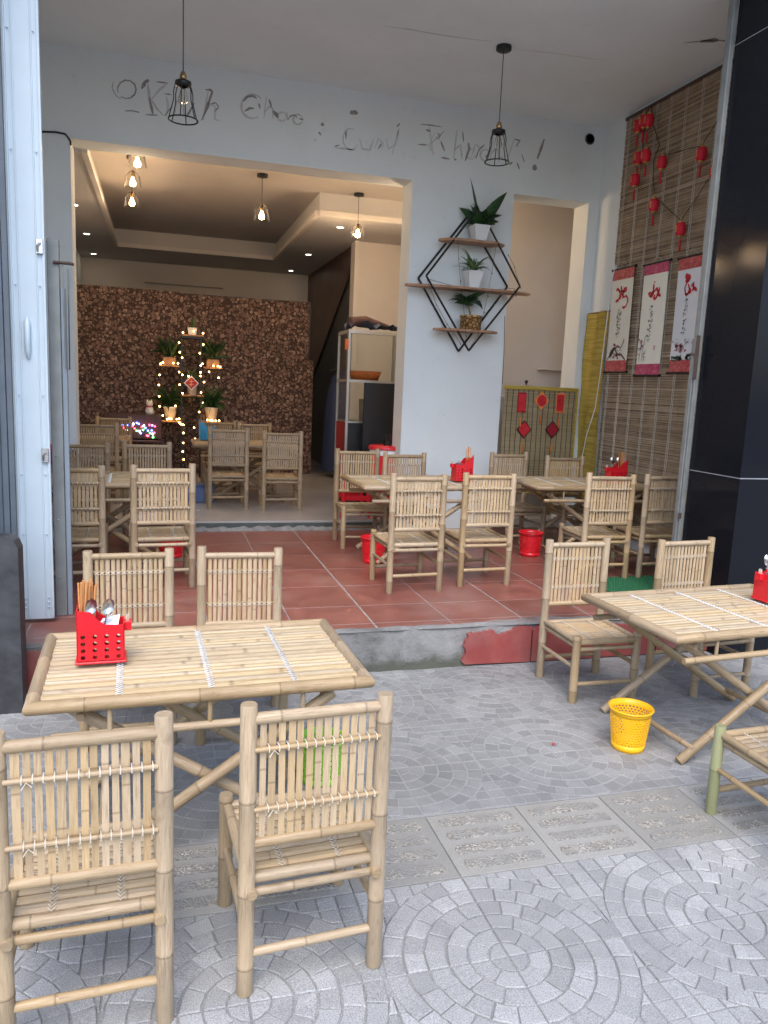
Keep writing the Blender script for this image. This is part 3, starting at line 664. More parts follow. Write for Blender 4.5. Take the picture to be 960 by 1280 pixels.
# ------------------------------------------------------------------ folded shutter, guide rails
sh = thing('folded_shutter', 'folded white steel shutter leaves standing at the porch edge', 'shutter', (-.70, 4.78, Z1))
def sbox(name, mat, x0, x1, y0, y1, z0, z1, bev=.003, par=sh): return MB().box(x0+.70, x1+.70, y0-4.78, y1-4.78, z0-Z1, z1-Z1, bev).build(name, mat, par)
lf = sbox('shutter_leaf', 'shutter_white', -.785, -.612, 4.775, 4.80, .285, 4.46)
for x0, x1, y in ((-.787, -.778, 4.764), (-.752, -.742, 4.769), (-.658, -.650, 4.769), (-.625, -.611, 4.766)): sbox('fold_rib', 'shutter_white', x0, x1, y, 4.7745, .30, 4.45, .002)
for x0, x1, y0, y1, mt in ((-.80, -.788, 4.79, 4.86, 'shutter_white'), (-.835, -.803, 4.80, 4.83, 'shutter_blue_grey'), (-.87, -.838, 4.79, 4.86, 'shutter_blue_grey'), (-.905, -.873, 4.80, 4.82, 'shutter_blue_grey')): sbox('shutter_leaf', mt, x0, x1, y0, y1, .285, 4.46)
for z in (.36, .39, .42, .8, 1.15, 1.6, 2.2, 2.9, 3.5):
    for x in (-.765, -.64): m = MB(); m.ball((x+.70, -.013, z-Z1), .006, 8, 4, .6); m.build('rivet', 'shutter_white', sh)
m = MB(); m.tube([(-.71+.70, -.012, 2.03-Z1), (-.71+.70, -.024, 2.0-Z1), (-.71+.70, -.026, 1.84-Z1), (-.71+.70, -.012, 1.80-Z1)], [.006, .016, .016, .006], 8); m.build('pull_handle', 'shutter_white', sh)
for z in (1.25, 2.40):
    pl = sbox('lock_plate', 'steel', -.655, -.617, 4.755, 4.763, z-.03, z+.05); 
    m = MB(); m.tube([(-.645+.7, -.03, z-.02-Z1), (-.645+.7, -.045, z+.01-Z1), (-.63+.7, -.04, z+.03-Z1)], .005, 6); m.build('latch', 'steel', sh)
rl = thing('shutter_post', 'slim grey steel post with a bolt beside the folded white shutter', 'post', (-.585, 4.93, Z1))
MB().box(-.035, .03, -.02, .03, 0, 2.22, .003).build('channel', 'rail_grey', rl); MB().box(.032, .06, -.01, .03, 0, 1.95, .003).build('channel', 'shutter_blue_grey', rl)
for z in (.25, .6, .98): MB().ball((-.01, -.022, z), .007, 8, 4, .6).build('rivet', 'steel', rl)
MB().tube([(.0, -.03, 2.09), (.09, -.03, 2.09), (.11, -.03, 2.085)], .009, 8).build('bolt', 'rust', rl)
MB().tube([(.05, -.025, 2.08), (.055, -.022, 1.5), (.075, -.022, 1.49), (.078, -.022, 2.06)], .004, 6).build('bolt_rod', 'rail_grey', rl)
rr = thing('guide_rail', 'pale vertical shutter guide rail on the black pillar\'s edge', 'rail', (XP-.03, YP1+.02, Z1))
MB().box(-.006, .028, -.018, .04, 0, 4.21, .003).build('channel', 'rail_grey', rr); MB().box(-.016, -.007, .0, .04, 0, 1.9, .002).build('channel', 'rail_grey', rr)
MB().box(-.03, .0, -.028, -.02, 1.62, 1.92, .002).build('lock_plate', 'rust', rr); MB().box(-.065, -.03, -.027, -.018, 1.78, 1.80, .002).build('latch', 'rust', rr)
MB().box(-.03, .0, -.026, -.02, .62, .66, .002).build('lock_plate', 'rust', rr)

# ------------------------------------------------------------------ bamboo chairs
W2, DP, HB, HS = .195, .40, .875, .375    # half width and depth between the posts, back height, seat height
def make_chair(seed, detailed=True, green=False):
    rg = random.Random(seed); t = thing('bamboo_chair', '', 'chair'); P = 'bamboo_pole'
    def pole(name, a, b, r, mat=P, **k): return MB().pole(a, b, r, rg, **k).build(name, mat, t)
    for s in (-1, 1):
        pole('leg', (s*W2, 0, 0), (s*W2, 0, HB+rg.uniform(-.01, .01)), .0245, step=.3, n=12)
        pole('leg', (s*W2, DP, 0), (s*W2, DP, HS+.02), .024, 'bamboo_green' if green and s < 0 else P, step=.24, n=12)
    h = rg.uniform(-.006, .006)
    pole('top_rail', (-W2+.01, 0, .835+h), (W2-.01, 0, .835+h), .017, step=.22)
    pole('back_rail', (-W2+.01, 0, .47+h), (W2-.01, 0, .47+h), .0165, step=.3)
    zr = (.75+h, .575+h)
    for z in zr: pole('crossbar', (-W2+.015, -.014, z), (W2-.015, -.014, z), .0075, step=.4, n=8)
    n = rg.choice((13, 14)); x = -W2+.032; gap = .0068; tot = 2*W2-.064; ws = [rg.uniform(.88, 1.12) for _ in range(n)]; k = (tot-gap*(n-1))/sum(ws); ws = [w*k for w in ws]; xs_ = []
    joined = MB()
    for w in ws:
        c = x+w/2; xs_.append(c); m = MB() if detailed else joined
        m.slat((c+rg.uniform(-.002, .002), -.003, .462+h), (c+rg.uniform(-.002, .002), -.003, .838+h), w, .007, (0, 1, 0), rg, 1)
        if detailed: m.build('slat', 'bamboo_slat', t)
        x += w+gap
    if not detailed: tag(joined.build('back_slats', 'bamboo_slat', t), kind='stuff')
    for z in zr:
        m = MB()
        for c, w in zip(xs_, ws):
            for s in (-1, 1): m.tube([(c-w*.55, .007, z-s*.007), (c, .0095, z), (c+w*.55, .007, z+s*.007)], .0013, 4, False, False)
            e = c+w/2+gap/2
            m.tube([(e, .004, z+.008), (e+.001, -.014, z+.0095), (e+.002, -.0235, z+.004), (e+.001, -.0235, z-.005), (e, -.012, z-.0095), (e, .004, z-.008)], .0017, 4, False, False)
        if detailed:
            c = xs_[1]; m.tube([(c-.012, -.024, z-.02), (c, -.026, z), (c+.012, -.024, z-.014)], .0015, 4, False, False)
        m.build('lashing', 'string_white', t)
    # seat: frame rails, slats from side to side, two lines of lashing
    pole('seat_rail', (-W2+.01, .012, HS-.024), (W2-.01, .012, HS-.024), .017, step=.3); pole('seat_rail', (-W2+.01, DP-.004, HS-.022), (W2-.01, DP-.004, HS-.022), .018, step=.3)
    for s in (-1, 1):
        pole('seat_rail', (s*(W2-.012), -.03, HS-.053), (s*(W2-.012), DP-.004, HS-.050), .0155, step=.3)
        pole('side_rail', (s*(W2-.004), .015, HS-.018), (s*(W2-.004), DP-.015, HS-.018), .0165, step=.3)
        pole('side_stretcher', (s*W2, .01, .20), (s*W2, DP-.01, .205), .0125, step=.3)
    pole('under_rail', (-W2+.015, .002, HS-.062), (W2-.015, .002, HS-.062), .0135, step=.3); pole('under_rail', (-W2+.015, DP, HS-.062), (W2-.015, DP, HS-.062), .0125, step=.3)
    pole('stretcher', (-W2+.01, 0, .125), (W2-.01, 0, .128), .0135, step=.3); pole('stretcher', (-W2+.01, DP, .105), (W2-.01, DP, .108), .013, step=.3)
    y = .042; n = 9; ws = [rg.uniform(.7, 1.3) for _ in range(n)]; k = (DP-.07-.005*(n-1))/sum(ws); joined = MB()
    for w in ws:
        w *= k; m = MB() if detailed else joined
        m.slat((-W2+.02, y+w/2, HS-.026), (W2-.02, y+w/2, HS-.026), w, .0085, (0, 0, 1), rg, 1); y += w+.005
        if detailed: m.build('seat_slat', 'bamboo_slat', t)
    if not detailed: tag(joined.build('seat_slats', 'bamboo_slat', t), kind='stuff')
    for x in (-.085, .085):
        m = MB(); yy = .03
        while yy < DP-.02: m.tube([(x-.009, yy+.014, HS-.0155), (x, yy, HS-.0155), (x+.009, yy+.014, HS-.0155)], .0016, 4, False, False); yy += .0165
        m.build('seat_lashing', 'string_white', t)
    return t
# where the middle of each back stands, the way it faces (0 = away from the street), the floor it stands on, what sets it apart
CH = [
 (-.19, 1.918, 2, 0, 'bamboo chair, back to the street, whose back hides the left table\'s near leg', 1),
 (.42, 1.983, 3.5, 0, 'bamboo chair through whose slatted back a green basket shows', 1),
 (-.155, 3.985, 181, 0, 'bamboo chair facing the street, behind the red chopstick holder on the pavement table', 1),
 (.395, 3.95, 177, 0, 'bamboo chair facing the street behind the bare end of the left pavement table', 1),
 (2.445, 4.085, 180, 0, 'bamboo chair with open view of its seat, behind the yellow basket', 1),
 (3.195, 4.05, 184, 0, 'bamboo chair standing against the black granite pillar behind the right pavement table', 1),
 (2.452, 2.115, 2, 0, 'bamboo chair with one greenish front leg at the right pavement table', 2),
 (1.774, 5.172, 2.5, Z1, 'bamboo chair on red tiles, back to street, with a red basket beside its front leg', 1),
 (2.37, 5.284, 1, Z1, 'bamboo chair on red tiles before the red caddy with white napkin', 1),
 (1.80, 7.09, 178, Z1, 'bamboo chair facing the street in front of the red bucket and glass cabinet', 0),
 (2.22, 6.93, 183, Z1, 'bamboo chair facing the street close against the white column', 0),
 (3.36, 7.06, 185, Z1, 'bamboo chair facing the street in front of the hung mat, nearer the column', 0),
 (3.90, 6.90, 180, Z1, 'bamboo chair facing the street in front of the yellow cloth strip', 0),
 (3.44, 5.335, -3, Z1, 'bamboo chair with its back to the street next to the green doormat', 1),
 (3.965, 5.33, -1, Z1, 'bamboo chair partly hidden by the pillar\'s guide rail', 1),
 (.016, 5.492, 4, Z1, 'bamboo chair on the porch with a red basket under its seat, back to street', 1),
 (-.58, 5.49, 2, Z1, 'bamboo chair on the porch cut off by the folded shutter, back to street', 1),
 (-.12, 7.36, 183, Z1, 'bamboo chair on the porch facing the street, before the coloured lights', 0),
 (-.66, 7.36, 181, Z1, 'bamboo chair on the porch facing the street, behind the shutter post', 0),
 (.70, 8.41, 1, Z2, 'bamboo chair just inside the room with a blue caddy over its back', 0),
 (1.26, 8.25, -2, Z2, 'bamboo chair just inside the room nearest the cloth partition\'s free edge', 0),
 (.70, 9.85, 181, Z2, 'bamboo chair facing out, hidden behind the chair with the blue caddy', 0),
 (1.14, 9.85, 182, Z2, 'bamboo chair facing out between the two chairs inside the room', 0),
 (-.65, 8.72, 0, Z2, 'bamboo chair inside the room with its back to the porch, left of the coloured lights', 0),
 (-.57, 10.35, 180, Z2, 'bamboo chair at the far side of the table by the patterned partition', 0),
]
protos = {1: [make_chair(11), make_chair(12), make_chair(13)], 2: [make_chair(14, True, True)], 0: [make_chair(21, False), make_chair(22, False)]}
km = kidmap(); used = set()
for i, (x, y, th, z, lab, kind) in enumerate(CH):
    pr = protos[kind][i % len(protos[kind])]
    o = pr if pr not in used else copy_tree(pr, km); used.add(pr)
    o.location = (x, y, z); o.rotation_euler = (0, 0, math.radians(th)); tag(o, lab, 'chair', 'bamboo chairs at the tables')

# ------------------------------------------------------------------ bamboo tables
TL, TW, TH = 1.19, .755, .675
def make_table(seed):
    rg = random.Random(seed); t = thing('bamboo_table', '', 'table'); hl, hw, r, zt = TL/2, TW/2, .0235, TH-.0235
    def pole(name, a, b, r, **k): return MB().pole(a, b, r, rg, **k).build(name, 'bamboo_pole', t)
    # frame poles mitred at the corners
    for s in (-1, 1):
        sy = Vector((0, s, 0)); sx = Vector((s, 0, 0))
        pole('frame_pole', (-hl+r, s*(hw-r), zt), (hl-r, s*(hw-r), zt), r, step=.34, shear=(-sy, sy), taper=1, n=14, bow=.001)
        pole('frame_pole', (s*(hl-r), -hw+r, zt), (s*(hl-r), hw-r, zt), r, step=.34, shear=(-sx, sx), taper=1, n=14, bow=.001)
        # hanging rail under each long edge
        pole('hanging_rail', (-hl+.08, s*(hw-.03), zt-.112), (hl-.08, s*(hw-.03), zt-.112), .0155, step=.4)
        for x in (-.33, 0, .33): pole('dowel', (x, s*(hw-.03), zt-.112), (x, s*(hw-.03), zt-.01), .009, step=.2, n=8)
        # crossed legs
        yy = s*(hw-.075)
        pole('leg', (-hl+.155, yy, .012), (hl-.14, yy, zt-.05), .0225, step=.3); pole('leg', (hl-.155, yy-s*.045, .012), (-hl+.14, yy-s*.045, zt-.05), .0225, step=.3)
    for x, z in ((-hl+.225, .075), (hl-.225, .075), (-hl+.17, zt-.062), (hl-.17, zt-.062)): pole('cross_pole', (x, -hw+.06, z), (x, hw-.06, z), .0145, step=.3)
    for x in (-.3, .02, .34): pole('support_pole', (x, -hw+.04, zt-.020), (x, hw-.04, zt-.020), .014, step=.3)
    y = -hw+2*r+.003; n = 17; ws = [rg.uniform(.6, 1.35) for _ in range(n)]; k = (TW-4*r-.006-.0035*(n-1))/sum(ws); ys = []
    for w in ws:
        w *= k; dz = rg.uniform(-.0015, .0015)
        MB().slat((-hl+2*r-.006, y+w/2+rg.uniform(-.001, .001), zt-.006+dz), (hl-2*r+.006, y+w/2+rg.uniform(-.001, .001), zt-.006+dz), w, .0125, (0, 0, 1), rg, 1).build('slat', 'bamboo_top', t); y += w+.0035
    zl = zt+.0085
    for x in (-.30, .01, .31):
        m = MB(); yy = -hw+2*r
        while yy < hw-2*r-.01: m.tube([(x-.011, yy+.017, zl), (x, yy, zl+.0006), (x+.011, yy+.014, zl)], .0019, 4, False, False); yy += .0195
        m.build('lashing', 'string_blue_white', t)
    return t
TB = [(.150, 2.945, 2, 0, 'bamboo slat table on the paving holding the red chopstick holder and spoons', 0),
      (2.805, 3.25, 4, 0, 'bamboo slat table on the paving beside the yellow basket', 1),
      (2.165, 6.38, 2, Z1, 'bamboo slat table on the red tiles by the white column', 0),
      (3.78, 6.38, -3, Z1, 'bamboo slat table on the red tiles by the bamboo blind', 1),
      (-.40, 6.43, 2, Z1, 'bamboo slat table on the porch behind the folded shutter', 0),
      (.94, 9.12, 0, Z2, 'bamboo slat table inside the room with the blue caddy', 1),
      (-.95, 9.5, 0, Z2, 'bamboo slat table inside the room by the coloured lights', 0)]
tp = [make_table(31), make_table(32)]; km = kidmap(); used = set(); TABLES = []
for x, y, th, z, lab, k in TB:
    o = tp[k] if k not in used else copy_tree(tp[k], km); used.add(k); o.location = (x, y, z); o.rotation_euler = (0, 0, math.radians(th)); tag(o, lab, 'table', 'bamboo tables'); TABLES.append(o)

# ------------------------------------------------------------------ cutlery caddies
def holed(m, org, ux, uz, w, h, nx, nz, hr, th, nrm):
    "a thin panel with a grid of round holes, both faces and the holes' edges"
    org, ux, uz, nrm = Vector(org), Vector(ux), Vector(uz), Vector(nrm); cw, chh = w/nx, h/nz; N = 8
    sq = [(.5, .0), (.5, .5), (0, .5), (-.5, .5), (-.5, 0), (-.5, -.5), (0, -.5), (.5, -.5)]
    for i in range(nx):
        for k in range(nz):
            c = org+ux*(i+.5)*cw+uz*(k+.5)*chh; V = []
            for off in (0, -th):
                V += [c+ux*a*cw+uz*b*chh+nrm*off for a, b in sq]+[c+ux*hr*math.cos(j*math.pi/4)+uz*hr*math.sin(j*math.pi/4)+nrm*off for j in range(N)]
            F = []
            for j in range(N):
                j2 = (j+1) % N; F += [(j, j2, 8+j2, 8+j), (16+j2, 16+j, 24+j, 24+j2), (8+j, 8+j2, 24+j2, 24+j)]
            m.add(V, F)
def make_caddy(loc, rz, lab, mat='plastic_red', spoons=True, napkin=True, sticks=16, simple_=False):
    t = thing('cutlery_caddy', lab, 'caddy', loc, rz, 'cutlery caddies on the tables'); rg = random.Random(lab)
    w, d, th = .165, .105, .003
    MB().box(-w/2-.008, w/2+.008, -d/2-.008, d/2+.008, 0, .009, .003).build('base', mat, t)
    m = MB()
    for s, ny in ((-1, -1), (1, 1)):
        y = s*d/2
        if simple_: m.box(-w/2, w/2, y-.0015, y+.0015, .009, .11)
        else: holed(m, (-w/2, y, .012), (1, 0, 0), (0, 0, 1), w, .105, 4, 4, .0085, th, (0, s, 0))
        # stepped upper edge: tall at the chopstick end, curving down to the napkin end
        prof = [(-w/2, .117), (-w/2, .205), (-w/2+.05, .198), (-w/2+.075, .165), (-w/2+.10, .148), (w/2-.004, .146), (w/2, .15), (w/2, .117)]; n = len(prof)
        V = [(a, y, b) for a, b in prof]+[(a, y-s*th, b) for a, b in prof]; m.add(V, [tuple(range(n)), tuple(range(n, 2*n))]+[(i, (i+1) % n, n+(i+1) % n, n+i) for i in range(n)])
    m.box(-w/2-.001, -w/2+th, -d/2, d/2, .009, .205); m.box(w/2-th, w/2+.001, -d/2, d/2, .009, .15); m.box(-w/2+.07, -w/2+.073, -d/2+.003, d/2-.003, .009, .15)
    # high corner behind the chopsticks
    m.add([(-w/2, d/2, .205), (-w/2, d/2-.03, .205), (-w/2, d/2, .245), (-w/2+.03, d/2, .2)], [(0, 1, 2), (0, 2, 3), (1, 3, 2)])
    m.build('body', mat, t)
    m = MB(); m.box(w/2+.001, w/2+.026, -.03, .012, .115, .15, .002); m.build('toothpick_cup', mat, t)
    for k in range(sticks):
        a = Vector((-w/2+.012+rg.uniform(0, .045), d/2-.055+rg.uniform(-.02, .03), .02)); b = a+Vector((rg.uniform(-.008, .02), rg.uniform(-.01, .02), .275+rg.uniform(-.012, .012)))
        MB().tube([a, b], [.0026, .0038], 6, False).build('chopstick', 'chopstick_wood', t)
    if spoons:
        for k, (sx, sy, lean) in enumerate(((.006, -.02, .02), (.055, -.025, .03))):
            base = Vector((-w/2+.02+sx, sy, .02)); tip = base+Vector((lean, -.008, .165)); m = MB(); m.tube([base, tip], .003, 6)
            ax = (tip-base).normalized(); c = tip+ax*.028; s_ = Vector((1, 0, 0)); nn = ax.cross(s_).normalized(); V = []; F = []
            for i in range(7):
                u = -1+2*i/6
                for j in range(7):
                    v = -1+2*j/6; rr = math.sqrt(max(0, 1-u*u)); V.append(c+ax*u*.034+s_*v*.021*rr+nn*(.012*(rr*rr)*(1-v*v)))
            for i in range(6):
                for j in range(6): F.append((i*7+j, i*7+j+1, (i+1)*7+j+1, (i+1)*7+j))
            m.add(V, F, True); m.build('spoon', 'steel', t)
    if napkin:
        m = MB(); m.add([(-.005, -.03, .12), (.06, -.035, .135), (.068, .02, .165), (.005, .025, .15)], [(0, 1, 2, 3)]); m.add([(-.01, -.02, .14), (.035, -.035, .172), (.045, .0, .178), (.0, .015, .145)], [(0, 1, 2, 3)]); m.build('napkins', 'paper_white', t)
    m = MB()
    for k in range(12): a = (w/2+.006+rg.uniform(0, .014), -.025+rg.uniform(0, .032), .12); m.tube([a, (a[0]+rg.uniform(-.003, .003), a[1]+rg.uniform(-.003, .003), .172+rg.uniform(-.004, .004))], .001, 4, False)
    m.build('toothpicks', 'string_white', t); return t
q = PZ(127, 822, TH); make_caddy((q.x, q.y, TH-.004), 2, 'red plastic caddy with chopsticks and two shiny spoons on the left pavement table')
q = PZ(962, 750, TH); make_caddy((q.x+.03, q.y+.02, TH-.004), 184, 'red plastic caddy on the pavement table in front of the black pillar', sticks=3)
def ont(t, dx, dy): c, s = math.cos(t.rotation_euler.z), math.sin(t.rotation_euler.z); return (t.location.x+dx*c-dy*s, t.location.y+dx*s+dy*c, t.location.z+TH-.004)
q = PZ(577, 600, Z1+TH); make_caddy((q.x, q.y, Z1+TH-.004), 182, 'red plastic caddy with a white napkin on the table by the column', sticks=5, spoons=False)
q = PZ(769, 604, Z1+TH); make_caddy((q.x, q.y, Z1+TH-.004), 180, 'red plastic caddy with brown chopsticks on the table by the bamboo blind', sticks=6, spoons=True, napkin=False)
q = PZ(78, 584, Z1+TH); make_caddy((q.x-.06, q.y, Z1+TH-.004), 2, 'red plastic caddy with napkin peeking out behind the shutter post', sticks=0, spoons=False)
q = PZ(258, 549, Z2+TH); make_caddy((q.x, q.y, Z2+TH-.004), 4, 'bright blue plastic caddy on the table inside the room', 'plastic_blue', spoons=False, napkin=False, sticks=4)
q = PZ(92, 578, Z1+TH); g = thing('water_glass', 'small clear glass with a blue lid on the table behind the shutter', 'glass', (q.x, q.y, Z1+TH-.004))
MB().lathe([(.03, 0), (.036, .10), (.033, .10), (.028, .004), (.0001, .004)], 16).build('tumbler', 'clear_glass', g); MB().lathe([(.0001, .118), (.035, .116), (.037, .102)], 16).build('lid', 'plastic_blue', g)

# ------------------------------------------------------------------ baskets
def make_basket(loc, lab, mat, rt=.105, rb=.078, h=.21, rz=0, tilt=(0, 0), name='waste_basket'):
    t = thing(name, lab, 'basket', loc, rz, 'plastic waste baskets'); t.rotation_euler = (tilt[0], tilt[1], math.radians(rz))
    m = MB(); n, rows = 34, 11
    R = lambda z: rb+(rt-rb)*z/h
    def pt(i, z, off=0): a = 2*math.pi*i/n; r = R(z)+off; return (r*math.cos(a), r*math.sin(a), z)
    z0, z1 = .035, h-.03; dz = (z1-z0)/rows; H8 = [(.5, 0), (.5, .5), (0, .5), (-.5, .5), (-.5, 0), (-.5, -.5), (0, -.5), (.5, -.5)]
    for k in range(rows):
        for i in range(n):
            ci, cz = i+.5+(.5 if k % 2 else 0), z0+(k+.5)*dz; V = []
            for off in (0, -.002):
                V += [pt(ci+a, cz+b*dz, off) for a, b in H8]; V += [pt(ci+.34*math.cos(j*math.pi/4), cz+.34*dz*math.sin(j*math.pi/4), off) for j in range(8)]
            F = []
            for j in range(8): j2 = (j+1) % 8; F += [(j, j2, 8+j2, 8+j), (16+j2, 16+j, 24+j, 24+j2), (8+j, 8+j2, 24+j2, 24+j)]
            m.add(V, F)
    m.lathe([(.0001, .006), (rb-.004, .006), (rb-.002, 0), (R(0), 0), (R(z0), z0), (R(z0)-.002, z0), (rb-.004, .009), (.0001, .009)], n); m.lathe([(R(z1)-.002, z1), (R(z1), z1), (R(h), h-.002), (R(h)-.003, h-.002), (R(z1)-.002, z1)], n)
    m.build('bin_body', mat, t); m = MB(); m.torus((0, 0, h-.004), rt+.003, .005, 34, 6); m.build('rim', mat, t); return t
q = PZ(787, 936, 0); make_basket((q.x, q.y+.02, 0), 'bright yellow perforated plastic basket on the pavement', 'plastic_yellow', .103, .08, .215)
q = PZ(470, 706, Z1); make_basket((q.x, q.y+.1, Z1), 'red perforated basket half hidden behind a chair\'s front leg', 'plastic_red', .11, .085, .22)
q = PZ(668, 697, Z1); make_basket((q.x, q.y+.1, Z1), 'red perforated basket in open view under the table by the blind', 'plastic_red', .11, .088, .22)
q = PZ(214, 704, Z1); make_basket((q.x, q.y+.25, Z1), 'red perforated basket under the porch table near the shutter', 'plastic_red', .115, .09, .23)
q = PZ(405, 985, 0); make_basket((q.x, q.y+.08, 0), 'bright green basket under the left pavement table, seen through a chair back', 'plastic_green', .10, .085, .20)
# ------------------------------------------------------------------ doormat, tub, stool, bucket
q = PZ(745, 742, Z1); o = MB()
for i in range(46):
    for k in range(20): a, b = .72*i/45, .42*k/19; o.add([(a, b, .012), (a+.008, b+.002, .012), (a+.004+RG.uniform(-.006, .006), b+RG.uniform(-.006, .006), .028)], [(0, 1, 2)])
mt = thing('doormat', 'green bristly doormat on the red tiles by the pillar', 'mat', (3.28, 4.93, Z1), 3)
MB().box(0, .72, 0, .42, 0, .013, .004).build('backing', 'green_mat', mt); tag(o.build('bristles', 'green_mat', mt), kind='stuff')
q = PZ(250, 629, Z2); m = MB(); tb_ = thing('storage_tub', 'blue plastic tub on the floor under the room\'s table', 'tub', (q.x, q.y+.15, Z2)); m.box(-.16, .16, -.12, .12, 0, .19, .012); m.build('tub_body', 'tub_blue', tb_); MB().box(-.17, .17, -.13, .13, .19, .205, .004).build('rim', 'tub_blue', tb_)
bk = thing('water_bucket', 'red plastic bucket with white band and an upturned glass on its lid', 'bucket', (2.33, 7.95, Z2))
MB().lathe([(.0001, 0), (.15, 0), (.172, .66), (.0001, .66)], 24).build('bucket_body', 'plastic_red', bk); MB().lathe([(.176, .66), (.178, .72), (.0001, .72)], 24).build('band', 'pot_white', bk); MB().lathe([(.19, .72), (.192, .745), (.18, .76), (.0001, .76)], 24).build('lid', 'plastic_red', bk)
g = thing('drinking_glass', 'clear drinking glass upside down on the red bucket lid', 'glass', (2.34, 7.93, Z2+.762)); MB().lathe([(.045, 0), (.036, .13), (.0001, .13), (.0001, .125), (.033, .125), (.042, 0), (.045, 0)], 16).build('tumbler', 'clear_glass', g)
st = thing('plastic_stool', 'low red plastic stool behind the chair by the room step', 'stool', (1.98, 7.95, Z2))
MB().box(-.14, .14, -.14, .14, .40, .425, .01).build('seat', 'plastic_red', st)
for a in (-1, 1):
    for b in (-1, 1): MB().tube([(a*.12, b*.12, .40), (a*.15, b*.15, 0)], [.022, .018], 6).build('leg', 'plastic_red', st)
for b in (-1, 1): MB().box(-.13, .13, b*.132-.006, b*.132+.006, .18, .23, .002).build('stretcher', 'plastic_red', st)
# ------------------------------------------------------------------ bamboo blind on the right wall
XB = XR-.02; BY0, BY1, BZ0, BZ1 = 4.86, 7.16, .36, 4.42
bl = thing('bamboo_blind', 'tall brown reed blind covering the right wall behind the red lanterns', 'blind', (XB, BY0, BZ0))
m = MB(); z = 0.0; rg = random.Random(5)
while z < BZ1-BZ0:
    h = rg.uniform(.006, .011); dark = any(abs(z+BZ0-s) < .009 for s in (3.99, 3.55, 2.2, 1.6)); v = rg.random()**1.2 if not dark else .0001
    sl_, dy = rg.uniform(-.004, .004), rg.uniform(-.012, .012); x = rg.uniform(-.003, .002)
    V = [(x, dy, z), (x-.005, dy, z+h*.5), (x, dy, z+h), (x, BY1-BY0+dy, z+sl_), (x-.005, BY1-BY0+dy, z+h*.5+sl_), (x, BY1-BY0+dy, z+h+sl_)]
    m.add(V, [(0, 3, 4, 1), (1, 4, 5, 2)], False, None, v); z += h+.0012
tag(m.build('reeds', 'reed_brown', bl, 'rnd'), kind='stuff')
MB().box(.004, .012, -.01, BY1-BY0+.01, 0, BZ1-BZ0).build('backing_cloth', 'brown_cloth', bl)
ny = 11
for i in range(ny):
    y = .07+i*(BY1-BY0-.14)/(ny-1)
    m = MB()
    for dd in (-.011, .011): m.tube([(-.0085, y+dd+.003*math.sin(k*1.7+i), (BZ1-BZ0)*k/12) for k in range(13)], .0032, 4, False, False)
    m.build('cord', 'blind_cord', bl)
MB().box(-.012, .01, -.02, BY1-BY0+.02, BZ1-BZ0, BZ1-BZ0+.03, .003).build('head_batten', 'dark_wood', bl)
# ------------------------------------------------------------------ red lanterns
XL = XB-.075
def make_lantern():
    t = thing('lantern', '', 'lantern'); R, h = .046, .105
    prof = []; n = 8
    for i in range(n*2+1):
        u = i/(n*2); r = R*(.70+.34*math.sin(math.pi*u)**.6)*(1 if i % 2 == 0 else .95); prof.append((r, h*(u-.5)))
    MB().lathe([(.0001, -h/2)]+prof+[(.0001, h/2)], 16).build('body', 'lantern_red', t)
    MB().lathe([(.0001, h/2+.018), (.014, h/2+.016), (.024, h/2), (.0001, h/2-.002)], 12).build('cap', 'gold', t); MB().lathe([(.0001, -h/2-.012), (.016, -h/2-.010), (.022, -h/2+.002)], 12).build('cap', 'gold', t)
    m = MB(); m.tube([(0, 0, h/2+.016), (0, 0, h/2+.05)], .0025, 5); m.build('loop', 'gold', t)
    m = MB(); m.tube([(0, 0, -h/2-.01), (0, 0, -h/2-.03)], .002, 5); m.lathe([(.004, -h/2-.03), (.008, -h/2-.036), (.009, -h/2-.05), (.011, -h/2-.13), (.0001, -h/2-.13)], 8); m.build('tassel', 'red_paper', t)
    m = MB()
    for a, b in (((-.012, .02), (.012, .022)), ((0, .03), (-.003, -.02)), ((-.014, .0), (.013, .003)), ((-.012, -.022), (.014, -.016))): m.ribbon([(-R-.0005+abs(a[0])*.12, a[0], a[1]), (-R-.0005+abs(b[0])*.12, b[0], b[1])], .006, (-1, 0, 0), .001)
    m.build('gold_character', 'gold', t); return t
LN = [((345, 170), 'highest red lantern of the bunch at the blind\'s top corner'), ((308, 200), 'red lantern hanging lowest in the bunch at the blind\'s top corner'), ((378, 165), 'red lantern at the right side of the bunch at the blind\'s top corner'),
      ((308, 415), 'red lantern of the middle pair nearer the white wall'), ((358, 398), 'red lantern of the middle pair further from the white wall'), ((285, 560), 'red lantern with long tassel below the middle pair, next to the white wall'),
      ((465, 443), 'single red lantern under the upper string, next to the middle pair'), ((730, 388), 'red lantern with gold character just under the upper string\'s high end'),
      ((822, 505), 'red lantern half cut off by the guide rail'), ((412, 728), 'red lantern above the middle scroll where the lower string starts'), ((590, 888), 'lowest red lantern, hanging right over the scrolls')]
lp = make_lantern(); km = kidmap(); LPOS = []
for i, ((x, y), lab) in enumerate(LN):
    o = lp if i == 0 else copy_tree(lp, km); q = PX(740+x/5.333, 120+y/5.333, XL if i not in (2, 4) else XL-.06); o.location = q; o.rotation_euler = (RG.uniform(-.05, .05), RG.uniform(-.05, .05), RG.uniform(-.3, .3)); tag(o, lab, 'lantern', 'red paper lanterns'); LPOS.append(q)
def zp3(x, y, dx=0): return PX(740+x/5.333, 120+y/5.333, XB-.02-dx)
